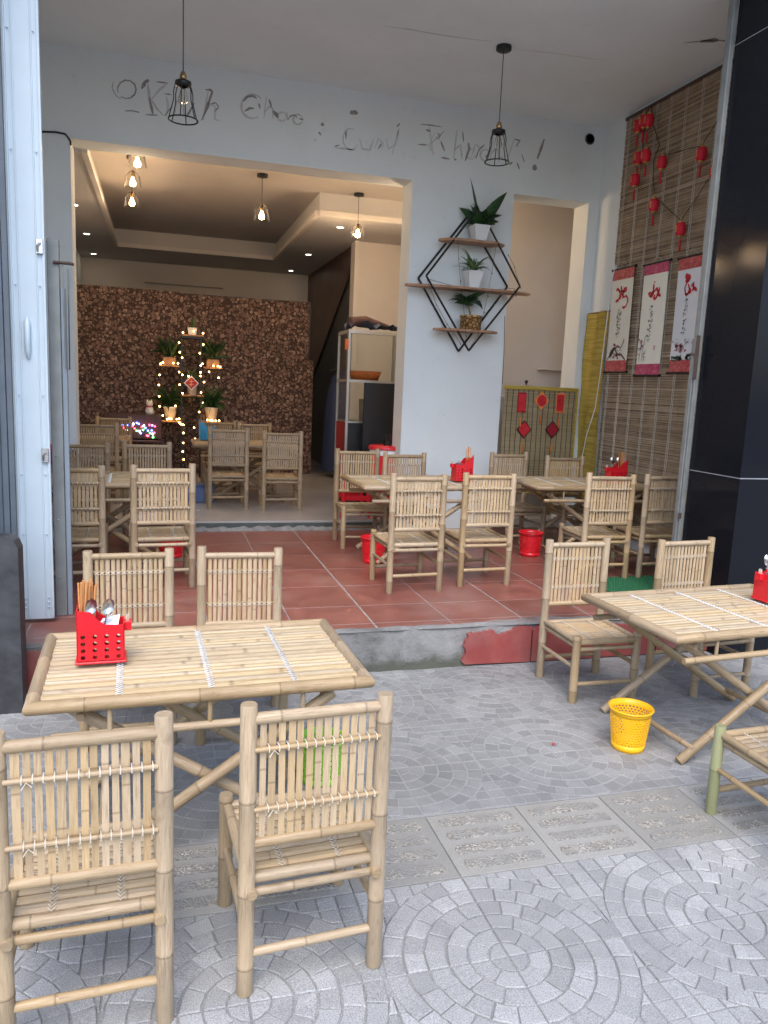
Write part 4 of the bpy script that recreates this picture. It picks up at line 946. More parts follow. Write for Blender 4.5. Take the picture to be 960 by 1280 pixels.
for pts, lab in (([(905, 95), (850, 140), (790, 240), (730, 330), (640, 352), (560, 375), (490, 392), (465, 400)], 'dark upper cord carrying lanterns across the blind'), ([(400, 60), (395, 150), (430, 260), (450, 330), (410, 430), (408, 530), (418, 670), (500, 745), (592, 830), (690, 690), (790, 530), (830, 470)], 'dark lower cord sagging in a V between lanterns'),
                 ([(398, 62), (345, 140), (330, 220), (340, 360), (305, 380), (290, 520)], 'cord running down through the bunched lanterns')):
    o = MB().tube([zp3(*p, RG.uniform(0, .012)) for p in pts], .0035, 5).build('garland', 'rust'); tag(o, lab, 'garland')
# ------------------------------------------------------------------ calligraphy scrolls
XS = XB-.022
def z4(x, y): return PX(740+x/6, 310+y/6, XS)
def make_scroll(lab, tl, tr, blc, brc, bandt, bandb, paper, broc, red, ink, art):
    A, B, Cc, D = z4(*tl), z4(*tr), z4(*blc), z4(*brc); y1 = (A.y+Cc.y)/2; y0 = (B.y+D.y)/2; zt = (A.z+B.z)/2; zb = (Cc.z+D.z)/2
    t = thing('wall_scroll', lab, 'scroll', (XS, (y0+y1)/2, zb), 0, 'calligraphy scrolls'); hy = (y1-y0)/2; H = zt-zb; b1, b2 = H*bandt, H*bandb
    def sheet(name, mat, z0, z1, off):
        m = MB(); n = 8; V = []; F = []
        for i in range(n+1):
            z = z0+(z1-z0)*i/n; w = .006*math.sin(z*5)
            V += [(off-.002+w*.3, -hy, z), (off-.002+w*.3, hy, z)]
        F = [(2*i, 2*i+1, 2*i+3, 2*i+2) for i in range(n)]; m.add(V, F, True); V2 = [(v[0]+.002, v[1], v[2]) for v in V]; m.add(V2, [q[::-1] for q in F], True); return m.build(name, mat, t)
    sheet('paper', paper, b2, H-b1, 0); sheet('band', broc, H-b1, H, -.001); sheet('band', broc, 0, b2, -.001)
    for z in (0, H): MB().tube([(-.002, -hy-.02, z), (-.002, -hy, z), (-.002, hy, z), (-.002, hy+.02, z)], [.013, .009, .009, .013], 8).build('rod', 'black_lacquer', t)
    MB().tube([(-.005, -hy*.5, H), (-.003, 0, H+.06), (-.005, hy*.5, H)], .0025, 5).build('hanging_cord', 'blind_cord', t)
    def paint(name, strokes, mat, k=1.0):
        m = MB()
        for w, pts in strokes:
            P = []
            for p in pts: q = z4(*p); P.append(Vector((-.0045, q.y-t.location.y, q.z-zb)))
            Q = []; W = []
            for i in range(len(P)-1):
                for u in (0, .5): Q.append(P[i].lerp(P[i+1], u))
            Q.append(P[-1])
            for i in range(len(Q)): W.append(w*k*RG.uniform(.7, 1.3)*(.6 if i in (0, len(Q)-1) else 1))
            m.ribbon(Q, W, (-1, 0, 0), .001)
        return m.build(name, mat, t)
    paint('red_brush_word', red, 'ink_red', 1.7); 
    rg = random.Random(lab); st = []
    for (x, y) in ink:
        for _ in range(5):
            a, b = x+rg.uniform(-11, 11), y+rg.uniform(-12, 12); st.append((.0055, [(a, b), (a+rg.uniform(-9, 9), b+rg.uniform(-8, 8)), (a+rg.uniform(-10, 10), b+rg.uniform(-4, 12))]))
    paint('ink_verse', st, 'ink_black')
    for nm, mat, ss in art: paint(nm, ss, mat, 1.5)
    return t
def vert(x0, y0, x1, y1, n): return [(x0+(x1-x0)*i/(n-1), y0+(y1-y0)*i/(n-1)) for i in range(n)]
def blobs(cx, cy, rx, ry, n, w, seed):
    r = random.Random(seed); o = []
    for _ in range(n): a, b = cx+r.uniform(-rx, rx), cy+r.uniform(-ry, ry); o.append((w*r.uniform(.6, 1.4), [(a, b), (a+r.uniform(-9, 9), b+r.uniform(-9, 9)), (a+r.uniform(-14, 14), b+r.uniform(-6, 6))]))
    return o
make_scroll('cream hanging scroll with long-tailed red word and brown branch painting', (165, 165), (330, 135), (98, 938), (246, 924), .105, .115, 'scroll_cream', 'brocade_red',
    [(.016, [(186, 318), (200, 308), (214, 330), (212, 365), (200, 392), (180, 402)]), (.013, [(222, 285), (228, 330), (214, 385)]), (.013, [(232, 380), (240, 330), (246, 305), (262, 300), (262, 318), (240, 330)]), (.012, [(228, 345), (244, 370), (258, 358), (270, 372), (272, 400), (258, 436), (238, 450), (232, 436)]), (.01, [(205, 330), (245, 318)])],
    vert(208, 472, 190, 655, 8), [('painted_branch', 'ink_brown', [(.012, [(112, 845), (140, 800), (170, 760), (196, 735), (215, 750)]), (.03, [(132, 820), (150, 782), (172, 745)]), (.014, [(172, 745), (190, 800), (222, 800), (250, 840)]), (.008, [(210, 770), (240, 700)])]+blobs(195, 800, 40, 36, 16, .006, 1)), ('painted_blossom', 'ink_red', blobs(172, 722, 6, 8, 4, .009, 2)+blobs(180, 812, 12, 12, 5, .006, 9)), ('seal_mark', 'ink_pink', [(.018, [(242, 682), (238, 712)])])])
make_scroll('cream hanging scroll with pink bands and thin painted bamboo stems, middle of three', (405, 135), (596, 82), (320, 962), (490, 950), .095, .105, 'scroll_cream', 'brocade_pink',
    [(.016, [(424, 348), (440, 336), (452, 345), (446, 362), (430, 356)]), (.013, [(468, 268), (466, 310), (462, 345), (450, 372)]), (.012, [(452, 332), (480, 322)]), (.014, [(478, 318), (490, 300), (500, 330), (488, 368), (474, 384), (466, 372), (478, 350)]), (.012, [(512, 292), (506, 330), (500, 352), (518, 358), (512, 344)]), (.01, [(470, 262), (478, 250)])],
    vert(452, 432, 424, 690, 8), [('painted_stems', 'ink_grey', [(.006, [(350, 855), (362, 790), (372, 730), (380, 680)]), (.005, [(372, 855), (380, 780), (396, 700), (404, 660)]), (.006, [(390, 850), (386, 800), (404, 765)])]+blobs(372, 760, 26, 80, 16, .004, 3)), ('painted_blossom', 'ink_red', blobs(372, 720, 18, 40, 7, .005, 4)), ('seal_mark', 'ink_pink', [(.016, [(472, 730), (466, 765)])])])
make_scroll('white hanging scroll with round-headed red word and pink lotus, nearest the black pillar', (650, 92), (862, 28), (582, 942), (768, 930), .105, .115, 'scroll_white', 'brocade_red',
    [(.026, [(704, 212), (722, 210), (736, 226), (722, 244), (706, 240)]), (.011, [(735, 240), (715, 262), (700, 300), (704, 345), (722, 346), (736, 310), (726, 270)]), (.016, [(704, 352), (716, 350)]), (.014, [(742, 300), (740, 330), (728, 340)]), (.012, [(748, 290), (762, 262), (766, 300), (756, 326)]), (.014, [(764, 300), (780, 306), (788, 322)]), (.016, [(764, 258), (766, 270)])],
    vert(716, 392, 684, 638, 8), [('painted_lotus', 'ink_pink', blobs(655, 752, 34, 28, 26, .010, 5)), ('painted_leaves', 'ink_green', blobs(640, 828, 42, 14, 26, .012, 6)+blobs(740, 818, 34, 14, 22, .011, 7)), ('painted_stems', 'ink_grey', blobs(715, 700, 16, 20, 10, .005, 8)+blobs(625, 700, 20, 20, 6, .004, 3)), ('painted_bud', 'ink_red', blobs(706, 768, 8, 6, 3, .007, 8)), ('seal_mark', 'ink_pink', [(.02, [(756, 690), (750, 722)])])])
# ------------------------------------------------------------------ yellow cloth, white cable
a, b = PX(756, 390, XR), PX(736, 588, XR)
m = MB(); n = 14; V = []; F = []
for i in range(n+1):
    z = .62+(2.6-.62)*i/n
    for k in range(7): y = 7.17+(7.585-7.17)*k/6; V.append((XR-.03-.018*math.sin(k*1.9+i*.25)-.006*math.sin(i*1.3), y, z+.01*math.sin(k)))
for i in range(n):
    for k in range(6): q = i*7+k; F.append((q, q+1, q+8, q+7))
m.add(V, F, True); yc = thing('yellow_hanging', 'mustard yellow cloth strip hanging in the porch corner', 'cloth', (0, 0, 0)); m.build('cloth', 'yellow_cloth', yc)
MB().tube([(XR-.02, 7.165, 2.6), (XR-.02, 7.59, 2.6)], .008, 6).build('hanging_rod', 'twig', yc)
cb = thing('wall_cable', 'thin white cable with small plug hanging over the yellow cloth', 'cable', (0, 0, 0))
MB().tube([PX(768, 338, XR-.05), PX(764, 355, XR-.05), PX(760, 390, XR-.06), PX(756, 420, XR-.07), PX(750, 470, XR-.08), PX(744, 510, XR-.07), PX(733, 545, XR-.07), PX(727, 575, XR-.07)], .005, 5).build('wire', 'paper_white', cb)
q = PX(769, 335, XR-.05); MB().box(q.x-.012, q.x+.012, q.y-.014, q.y+.014, q.z-.02, q.z+.03, .004).build('plug', 'pot_white', cb)

# ------------------------------------------------------------------ mat hung in the doorway
mx0, mx1, mz0, mz1 = 3.50, 4.36, .66, 1.785; my = YW-.03
hm = thing('hanging_mat', 'pale reed mat with yellow edging hung across the side doorway', 'mat', (mx0, my, mz0))
m = MB(); z = 0; rg = random.Random(8)
while z < mz1-mz0:
    h = rg.uniform(.005, .007); m.add([(0, .002, z), (0, -.003, z+h/2), (0, .002, z+h), (mx1-mx0, .002, z), (mx1-mx0, -.003, z+h/2), (mx1-mx0, .002, z+h)], [(0, 3, 4, 1), (1, 4, 5, 2)], False, None, rg.random()*.999+.001); z += h+.0006
tag(m.build('reeds', 'reed_pale', hm, 'rnd'), kind='stuff')
for i in range(14): x = .035+i*(mx1-mx0-.07)/13; MB().tube([(x+.004*math.sin(k+i), -.005, (mz1-mz0)*k/6) for k in range(7)], .004, 4, False, False).build('cord', 'dark_cord', hm)
MB().box(-.01, mx1-mx0+.01, -.014, .01, mz1-mz0-.02, mz1-mz0+.02, .006).build('edging', 'yellow_cloth', hm); MB().box(-.005, mx1-mx0+.005, -.012, .008, -.015, .03, .006).build('edging', 'yellow_cloth', hm)
MB().box(mx1-mx0-.012, mx1-mx0+.01, -.008, .006, .03, mz1-mz0-.02).build('side_edging', 'yellow_cloth', hm)
def z5(x, y): return PY(600+x/6, 460+y/6, my-.015)
def ornament(cx, cy, shape, lab, mat, edge):
    q = z5(cx, cy); t = thing('paper_ornament', lab, 'ornament', q, 0, 'red paper ornaments on the mat')
    def plate(poly, y, th, mt, nm): n = len(poly); V = [(a, y, b) for a, b in poly]+[(a, y-th, b) for a, b in poly]; MB().add(V, [tuple(range(n)), tuple(range(n, 2*n))]+[(i, (i+1) % n, n+(i+1) % n, n+i) for i in range(n)]).build(nm, mt, t)
    if shape == 'rect': P = [(-.05, -.105), (.05, -.105), (.05, .105), (-.05, .105)]; ti = -.105
    else: P = [(0, -.098), (.088, 0), (0, .098), (-.088, 0)]; ti = -.098
    plate(P, 0, .004, edge, 'backing'); plate([(a*.82, b*.84) for a, b in P] if shape != 'disc' else [(.056*math.cos(i*.393), .062*math.sin(i*.393)) for i in range(16)], -.0045, .004, mat, 'face')
    m = MB()
    for k in range(7): a, b = RG.uniform(-.025, .025), RG.uniform(-.03, .03); m.ribbon([(a, -.009, b), (a+RG.uniform(-.025, .025), -.009, b+RG.uniform(-.025, .025))], .005, (0, -1, 0), .001)
    m.build('character', 'red_dark' if mat == 'red_paper' else 'ink_red', t)
    m = MB(); m.tube([(0, -.004, ti), (0, -.004, ti-.06)], .0025, 5); m.lathe([(.005, ti-.06), (.009, ti-.075), (.010, ti-.155), (.0001, ti-.155)], 8, (0, -.004, 0)); m.build('tassel', 'orange_paper', t)
ornament(313, 258, 'rect', 'dark-edged upright red paper panel on the mat\'s column side', 'red_paper', 'red_dark'); ornament(462, 245, 'disc', 'red disc on an orange diamond in the middle of the mat', 'red_paper', 'orange_paper'); ornament(600, 262, 'rect', 'orange-edged upright red paper panel on the mat', 'red_paper', 'orange_paper')
ornament(329, 460, 'diamond', 'dark-edged red diamond with round rosette on the mat', 'red_paper', 'black_lacquer'); ornament(541, 463, 'diamond', 'dark-edged plain red diamond on the mat, with a dark tassel', 'red_dark', 'black_lacquer')
# a lid with a knob on a counter behind the mat; a thin shelf on the nook wall
cn = thing('nook_counter', 'pale counter in the side nook behind the hung mat', 'counter', (3.6, 8.1, Z2)); MB().box(0, 1.4, 0, .5, 1.30, 1.34, .004).build('counter_top', 'inner_paint', cn); MB().box(.05, 1.35, .04, .48, 0, 1.30).build('base', 'inner_paint', cn)
q = PY(658, 478, 8.3); gd = thing('glass_dome', 'clear glass dish cover with black knob above the hung mat', 'cover', (q.x, 8.3, 1.69))
MB().lathe([(.15, 0), (.145, .05), (.11, .105), (.05, .13), (.0001, .135)], 24).build('dome', 'clear_glass', gd); MB().lathe([(.0001, .19), (.018, .185), (.02, .165), (.01, .15), (.008, .135)], 12).build('knob', 'black_metal', gd); MB().lathe([(.155, 0), (.156, .008), (.0001, .01)], 24).build('plate', 'pot_white', gd)
q = PY(672, 461, 8.7); o = MB().box(q.x, q.x+.7, 8.62, 8.745, q.z-.012, q.z+.012, .003).build('nook_shelf', 'inner_paint'); tag(o, 'thin white shelf on the side nook\'s peach wall', 'shelf')
o = MB().box(3.62, 4.3, 8.15, 8.45, 1.64+.0, 1.685).build('tray', 'alu'); tag(o, 'metal tray under the glass cover on the nook counter', 'tray'); MB().box(3.7, 4.2, 8.2, 8.4, 1.34, 1.64).build('tray_stand', 'alu', o)

# ------------------------------------------------------------------ plants
def leaf_parts(t, n, L, w, up, droop, mat, seed, c=(0, 0, 0), parts=True, prof=None, spread=.02):
    rg = random.Random(seed); joined = MB()
    for k in range(n):
        a = k*2.4+rg.uniform(-.6, .6); u = rg.uniform(*up); d = (math.cos(a), math.sin(a)*.8, u); m = MB() if parts else joined
        m.blade((c[0]+rg.uniform(-spread, spread), c[1]+rg.uniform(-spread, spread), c[2]), d, L*rg.uniform(.6, 1.15), w*rg.uniform(.75, 1.2), droop*rg.uniform(.5, 1.3), rg, prof=prof, roll=rg.uniform(-1.1, 1.1))
        if parts: m.build('leaf', mat, t)
    if not parts: joined.build('foliage', mat, t)
def sq_pot(t, wt, wb, h, mat='pot_white'):
    V = [(s*w/2, u*w/2, z) for w, z in ((wb, 0), (wt, h), (wt*.9, h), (wt*.86, h*.8)) for s, u in ((-1, -1), (1, -1), (1, 1), (-1, 1))]; F = [(3, 2, 1, 0)]
    for r in range(3): F += [(r*4+i, r*4+(i+1) % 4, r*4+4+(i+1) % 4, r*4+4+i) for i in range(4)]
    MB().add(V, F).build('pot', mat, t); MB().box(-wt*.43, wt*.43, -wt*.43, wt*.43, h*.7, h*.8).build('soil', 'soil', t)
def round_pot(t, rt, rb, h, mat='pot_white'):
    MB().lathe([(.0001, 0), (rb, 0), (rt*.97, h*.88), (rt*1.05, h*.88), (rt*1.05, h), (rt*.93, h), (rt*.9, h*.82)], 18).build('pot', mat, t); MB().lathe([(.0001, h*.82), (rt*.92, h*.82)], 14).build('soil', 'soil', t)
# diamond shelf on the column
YF, YK = YW-.23, YW-.02
ds = thing('diamond_shelf', 'black diamond-shaped metal wall shelf with three wooden boards', 'shelf', (2.95, YW, 2.13))
def rodp(a, b, y0, y1=None):
    p, q = PY(*a, y0), PY(*b, y1 if y1 else y0); MB().tube([p-ds.location, q-ds.location], .0105, 4, False).build('rod', 'black_metal', ds)
z6 = lambda x, y: (500+x/5.333, 220+y/5.333)
for a, b in (((505, 235), (175, 665)), ((548, 245), (800, 735)), ((175, 665), (458, 1165)), ((800, 735), (458, 1165)), ((505, 235), (548, 245))): rodp(z6(*a), z6(*b), YF)
for a, b in (((455, 262), (122, 680)), ((122, 680), (390, 1168)), ((558, 462), (716, 738)), ((716, 738), (390, 1168)), ((455, 262), (558, 462))): rodp(z6(*a), z6(*b), YK)
def board(xa, xb, y, th=.022, seed=1):
    A, B = PY(*z6(xa, y), (YF+YK)/2), PY(*z6(xb, y), (YF+YK)/2); rg = random.Random(seed); n = 14; top = []
    zc = A.z-ds.location.z
    for i in range(n+1): u = i/n; x = A.x+(B.x-A.x)*u-ds.location.x; e = .14*min(1, .25+4*min(u, 1-u))*rg.uniform(.9, 1.05); top.append((x, -.115-e, -.115+e*.62))
    V = []
    for x, y0, y1 in top: V += [(x, y0, zc), (x, y1, zc), (x, y1, zc-th), (x, y0, zc-th)]
    F = []
    for i in range(n): F += [(4*i, 4*i+4, 4*i+5, 4*i+1), (4*i+3, 4*i+2, 4*i+6, 4*i+7), (4*i, 4*i+3, 4*i+7, 4*i+4), (4*i+1, 4*i+5, 4*i+6, 4*i+2)]
    F += [(0, 1, 2, 3), (4*n, 4*n+3, 4*n+2, 4*n+1)]; MB().add(V, F).build('board', 'shelf_wood', ds); return A.z
zA = board(262, 694, 416, seed=1); zB = board(38, 866, 716, seed=2); zC = board(226, 645, 1012, seed=3)
q = PY(*z6(522, 400), YF+.09); t = thing('potted_plant', 'broad-leaved plant in a white tapered pot on the diamond shelf\'s top board', 'plant', (q.x, q.y-.02, zA)); sq_pot(t, .165, .11, .15); leaf_parts(t, 34, .26, .08, (.5, 3.4), 1.0, 'leaf_dark', 4, (0, 0, .13), spread=.035, prof=[.15, .75, 1, .95, .6, .03])
MB().blade((.01, -.02, .14), (.55, -.25, 1), .40, .12, .3, RG, roll=1.0).build('leaf', 'leaf_dark', t); MB().blade((-.01, -.02, .14), (-.4, -.1, 1.3), .46, .045, .1, RG).build('leaf', 'leaf_dark', t)
q = PY(*z6(480, 700), YF+.09); t = thing('potted_plant', 'small spider plant in a white tapered pot on the diamond shelf\'s middle board', 'plant', (q.x, q.y-.02, zB)); sq_pot(t, .16, .10, .165); leaf_parts(t, 34, .27, .022, (.5, 2.2), 1.9, 'leaf_spider', 5, (0, 0, .15), prof=[.6, .9, 1, .9, .6, .1])
q = PY(*z6(465, 1000), YF+.09); t = thing('potted_plant', 'bushy dark plant in a carved brown pot on the diamond shelf\'s lowest board', 'plant', (q.x, q.y-.02, zC)); round_pot(t, .11, .105, .14, 'pot_pattern'); leaf_parts(t, 26, .21, .08, (.5, 1.6), 1.5, 'leaf_dark', 6, (-.04, 0, .24)); MB().tube([(0, 0, .11), (-.04, 0, .26)], [.012, .008], 6).build('stem', 'twig', t)
sl2 = thing('string_lights', 'thin unlit string of tiny lights looped round the diamond shelf', 'string lights', (0, 0, 0))
wires = [[(385, 425), (390, 540), (402, 690), (410, 780), (430, 930), (440, 1060)], [(640, 470), (612, 640), (585, 790), (560, 900), (520, 1060), (470, 1140)], [(180, 690), (240, 850), (310, 980), (400, 1110)], [(690, 880), (770, 790), (800, 735), (760, 600), (720, 520)], [(200, 690), (380, 740), (560, 760), (760, 750)]]
for w in wires:
    P = [PY(*z6(*p), YF-.02) for p in w]; MB().tube(P, .002, 4).build('wire', 'dark_cord', sl2)
    for p in P[1:]: MB().tube([p, p+Vector((.008, -.004, -.022))], [.003, .004], 5).build('bulb', 'dark_cord', sl2)
P = [PY(*p, YW-.012) for p in ((631, 395), (630, 440), (628, 480))]; MB().tube(P, .003, 4).build('wire', 'dark_cord', sl2)

# ------------------------------------------------------------------ pendant lamps
def cage_lamp(pc_, zring, lab, lit=False):
    top = pc_.z; t = thing('pendant_lamp', lab, 'lamp', pc_, 0, 'cage pendant lamps under the porch ceiling'); h = .285; zr = zring-top
    MB().lathe([(.0001, 0), (.062, 0), (.062, -.028), (.055, -.034), (.0001, -.034)], 20).build('canopy', 'black_metal', t)
    MB().tube([(0, 0, -.03), (0, 0, zr+h+.02)], .0035, 6).build('cord', 'black_metal', t)
    MB().lathe([(.0001, zr+h+.03), (.015, zr+h+.025), (.024, zr+h-.005), (.024, zr+h-.03), (.0001, zr+h-.03)], 14).build('socket', 'brass', t)
    MB().lathe([(.022, zr+h-.028), (.055, zr+h-.038), (.056, zr+h-.062), (.03, zr+h-.068)], 18).build('collar', 'black_metal', t)
    cg = MB()
    for k in range(6):
        a = k*math.pi/3+.3; P = [(r*math.cos(a), r*math.sin(a), zr+z) for r, z in ((.052, h-.05), (.068, h*.62), (.068, h*.42), (.098, .012), (.1, 0))]; cg.tube(P, .004, 5)
    cg.torus((0, 0, zr), .1, .005, 24, 6); cg.build('cage', 'black_metal', t)
    MB().lathe([(.014, zr+h-.06), (.018, zr+h-.09), (.034, zr+h-.14), (.03, zr+h-.17), (.0001, zr+h-.185)], 14).build('bulb', 'bulb_glass', t)
pc2 = PZ(630, 58, ZC); cage_lamp(Vector((pc2.x, pc2.y, ZC)), PY(621, 203, pc2.y).z, 'black cage pendant lamp hanging in front of the faded exclamation mark')
q = PY(229, 150, 5.9); cage_lamp(Vector((q.x, 5.9, ZC)), PY(229, 150, 5.9).z, 'black cage pendant lamp hanging before the beam\'s first painted word')
def room_lamp(x, y, zb, lab, power=3.8):
    t = thing('pendant_lamp', lab, 'lamp', (x, y, ZT), 0, 'lit bulbs hanging in the room'); zr = zb-ZT
    MB().lathe([(.0001, 0), (.06, 0), (.06, -.03), (.0001, -.034)], 16).build('canopy', 'black_metal', t); MB().tube([(0, 0, -.03), (0, 0, zr+.11)], .0035, 5).build('cord', 'black_metal', t); MB().lathe([(.0001, zr+.12), (.02, zr+.115), (.022, zr+.06), (.0001, zr+.055)], 12).build('socket', 'brass', t)
    MB().lathe([(.014, zr+.055), (.02, zr+.03), (.036, zr), (.03, zr-.03), (.0001, zr-.042)], 14).build('bulb', 'bulb_lit', t)
    MB().lathe([(.03, zr+.11), (.075, zr+.06), (.09, zr-.05)], 18).build('glass_shade', 'bulb_glass', t)
    L = bpy.data.lights.new('bulb_light', 'POINT'); L.energy = power; L.color = (1, .71, .45); L.shadow_soft_size = .05; o = bpy.data.objects.new('bulb_light', L); COL.objects.link(o); o.parent = t; o.location = (0, 0, zr-.10)
    return t
room_lamp(1.085, 9.0, 3.545, 'lit bulb on a black cord in the middle of the room\'s recess'); room_lamp(2.27, 9.35, 3.52, 'lit bulb hanging before the recess corner by the kitchen wall', 8)
q = PZ(168, 202, 3.60); room_lamp(q.x+.01, 8.15, PY(168, 203, 8.15).z, 'lit bulb of the row of three, just inside the beam', 2.2)
room_lamp(PY(166, 228, 8.9).x, 8.9, PY(166, 228, 8.9).z, 'middle lit bulb of the row of three'); room_lamp(PY(165, 253, 9.8).x, 9.8, PY(165, 253, 9.8).z, 'lit bulb of the row of three, deepest in the room')
room_lamp(2.70, 8.3, 3.62, 'lit bulb half hidden behind the white column\'s edge', 10)

# ------------------------------------------------------------------ the room: printed partition, plant stand, lights
YBD = 11.65; pt_ = thing('cloth_partition', 'brown cloth partition printed with log ends across the room', 'partition', (-1.25, YBD, Z2))
def cloth(x0, x1, z1, y, seed):
    m = MB(); nx, nz = int((x1-x0)/.06), 6; V = []; F = []
    for i in range(nx+1):
        for k in range(nz+1): x = x0+(x1-x0)*i/nx; z = z1*k/nz; V.append((x, y+.012*math.sin(x*9+seed)+.008*math.sin(x*23+z)*(1-k/nz*.5), .01+z))
    for i in range(nx):
        for k in range(nz): q = i*(nz+1)+k; F.append((q, q+nz+1, q+nz+2, q+1))
    m.add(V, F, True); return m.build('cloth_panel', 'log_print_cloth', pt_)
cloth(0, 1.52, 2.58, 0, 0); cloth(1.515, 3.39, 2.56, .02, 2); cloth(3.37, 3.47, 1.72, .03, 1)
for x in (.0, 1.52, 3.38): MB().box(x, x+.03, .05, .08, 0, 2.57).build('post', 'black_metal', pt_)
MB().box(0, 3.4, .045, .075, 2.55, 2.58).build('top_bar', 'black_metal', pt_)
YST = 11.2; sp = lambda x, y: PY(170+x/7.108, 380+y/7.108, YST)
c0 = sp(490, 1270); ps = thing('plant_stand', 'tall dark metal plant stand with side shelves wound with fairy lights', 'plant stand', (sp(490, 700).x, YST, Z2))
rel = lambda p: p-ps.location
for xx in (405, 572):
    tp_ = rel(sp(xx, 285)); MB().box(tp_.x-.012, tp_.x+.012, -.14, -.116, 0, tp_.z).build('upright', 'black_metal', ps); MB().box(tp_.x-.012, tp_.x+.012, .10, .124, 0, tp_.z).build('upright', 'black_metal', ps)
SHF = [(398, 600, 272), (205, 385, 540), (600, 760, 560), (395, 600, 803), (205, 400, 1030), (590, 745, 1035)]; SZ = []
for x0, x1, y in SHF:
    a, b = rel(sp(x0, y)), rel(sp(x1, y)); MB().box(a.x, b.x, -.15, .14, a.z-.02, a.z, .004).build('shelf_board', 'shelf_wood', ps); SZ.append((a.x/2+b.x/2+ps.location.x, a.z+Z2))
MB().box(rel(sp(398, 0)).x, rel(sp(600, 0)).x, -.155, .145, SZ[0][1]-Z2-.05, SZ[0][1]-Z2-.021).build('crossbar', 'black_metal', ps)
PLL = [('slim cactus in a white patterned pot on top of the plant stand', 0, 'w'), ('leafy plant in a wooden pot on the stand\'s upper shelf, lights-table side', 1, 'o'), ('leafy plant in a wooden pot on the stand\'s upper shelf, kitchen side', 2, 'o'), ('plant in a white pot behind the red diamond card', 3, 'm'), ('dark arching plant in a white pot on the stand\'s lower shelf, lights-table side', 4, 'b'), ('dark arching plant in a white pot on the stand\'s lower shelf, kitchen side', 5, 'b')]
for lab, i, k in PLL:
    x, z = SZ[i]; t = thing('potted_plant', lab, 'plant', (x, YST-.01, z))
    if k == 'w': sq_pot(t, .125, .10, .10); leaf_parts(t, 7, .16, .03, (2.0, 5.0), .1, 'leaf_spider', 40, (0, 0, .09), False)
    elif k == 'o': MB().box(-.085, .085, -.08, .08, 0, .11, .008).build('pot', 'shelf_wood', t); MB().box(-.07, .07, -.065, .065, .10, .114).build('soil', 'soil', t); leaf_parts(t, 80, .30, .05, (.4, 3.0), 1.2, 'leaf_dark', 41+i, (0, 0, .12), False, spread=.06)
    elif k == 'm': round_pot(t, .075, .055, .16); leaf_parts(t, 22, .26, .03, (.9, 4.0), .8, 'leaf_spider', 46, (0, 0, .15), False)
    else: round_pot(t, .09, .065, .19); leaf_parts(t, 70, .38, .045, (.2, 2.6), 1.5, 'leaf_dark', 47+i, (0, 0, .18), False)
q = sp(488, 702); t = thing('greeting_card', 'red diamond card with white border on the plant stand\'s middle pot', 'card', (q.x, YST-.16, q.z)); 
for nm, s_, y, mt_ in (('border', .1, 0, 'paper_white'), ('face', .083, -.003, 'red_paper')): MB().add([(-s_, y, 0), (0, y, -s_), (s_, y, 0), (0, y, s_), (-s_, y+.0025, 0), (0, y+.0025, -s_), (s_, y+.0025, 0), (0, y+.0025, s_)], [(0, 1, 2, 3), (7, 6, 5, 4), (0, 4, 5, 1), (1, 5, 6, 2), (2, 6, 7, 3), (3, 7, 4, 0)]).build(nm, mt_, t)
MB().ribbon([(-.03, -.006, .02), (.03, -.006, .025)], .008, (0, -1, 0)).ribbon([(0, -.006, .045), (-.005, -.006, -.045)], .008, (0, -1, 0)).ribbon([(-.03, -.006, -.02), (.03, -.006, -.015)], .008, (0, -1, 0)).build('gold_character', 'gold', t)
fl = thing('string_lights', 'string of warm fairy lights wound round the plant stand', 'string lights', (0, 0, 0))
FP = [(415, 260), (510, 248), (590, 265), (380, 348), (592, 365), (386, 432), (562, 440), (407, 480), (218, 533), (238, 520), (330, 527), (371, 530), (570, 548), (585, 533), (681, 550), (720, 553), (740, 560), (380, 605), (408, 630), (462, 642), (568, 608), (568, 640), (642, 604), (726, 655), (210, 630), (203, 718), (206, 817), (385, 716), (598, 693), (411, 791), (573, 785), (210, 905), (348, 902), (590, 876), (556, 955), (238, 985), (292, 1012), (310, 1015), (360, 1018), (381, 1014), (382, 1046), (400, 1062), (418, 1068), (627, 1024), (672, 1030), (702, 1032), (731, 1030), (512, 1092), (418, 1138), (416, 1225), (412, 1300), (520, 1190), (420, 1370), (395, 1060), (276, 1018), (655, 1028)]
bm = MB().ball((0, 0, 0), .0105, 8, 5).mesh('bulb', 'fairy_lit'); w1 = MB(); prev = None
for i, p in enumerate(FP):
    pos = sp(*p); pos.y = YST-.17+RG.uniform(-.01, .01); o = link('bulb', bm, fl); o.location = pos
chain = sorted(FP, key=lambda p: p[1])
for sel in ([p for p in chain if p[0] < 300], [p for p in chain if 300 <= p[0] < 500], [p for p in chain if 500 <= p[0] < 620], [p for p in chain if p[0] >= 620]):
    P = [sp(*p)-Vector((0, .165, 0)) for p in sel]; MB().tube(P, .002, 4, False).build('wire', 'led_cable', fl)
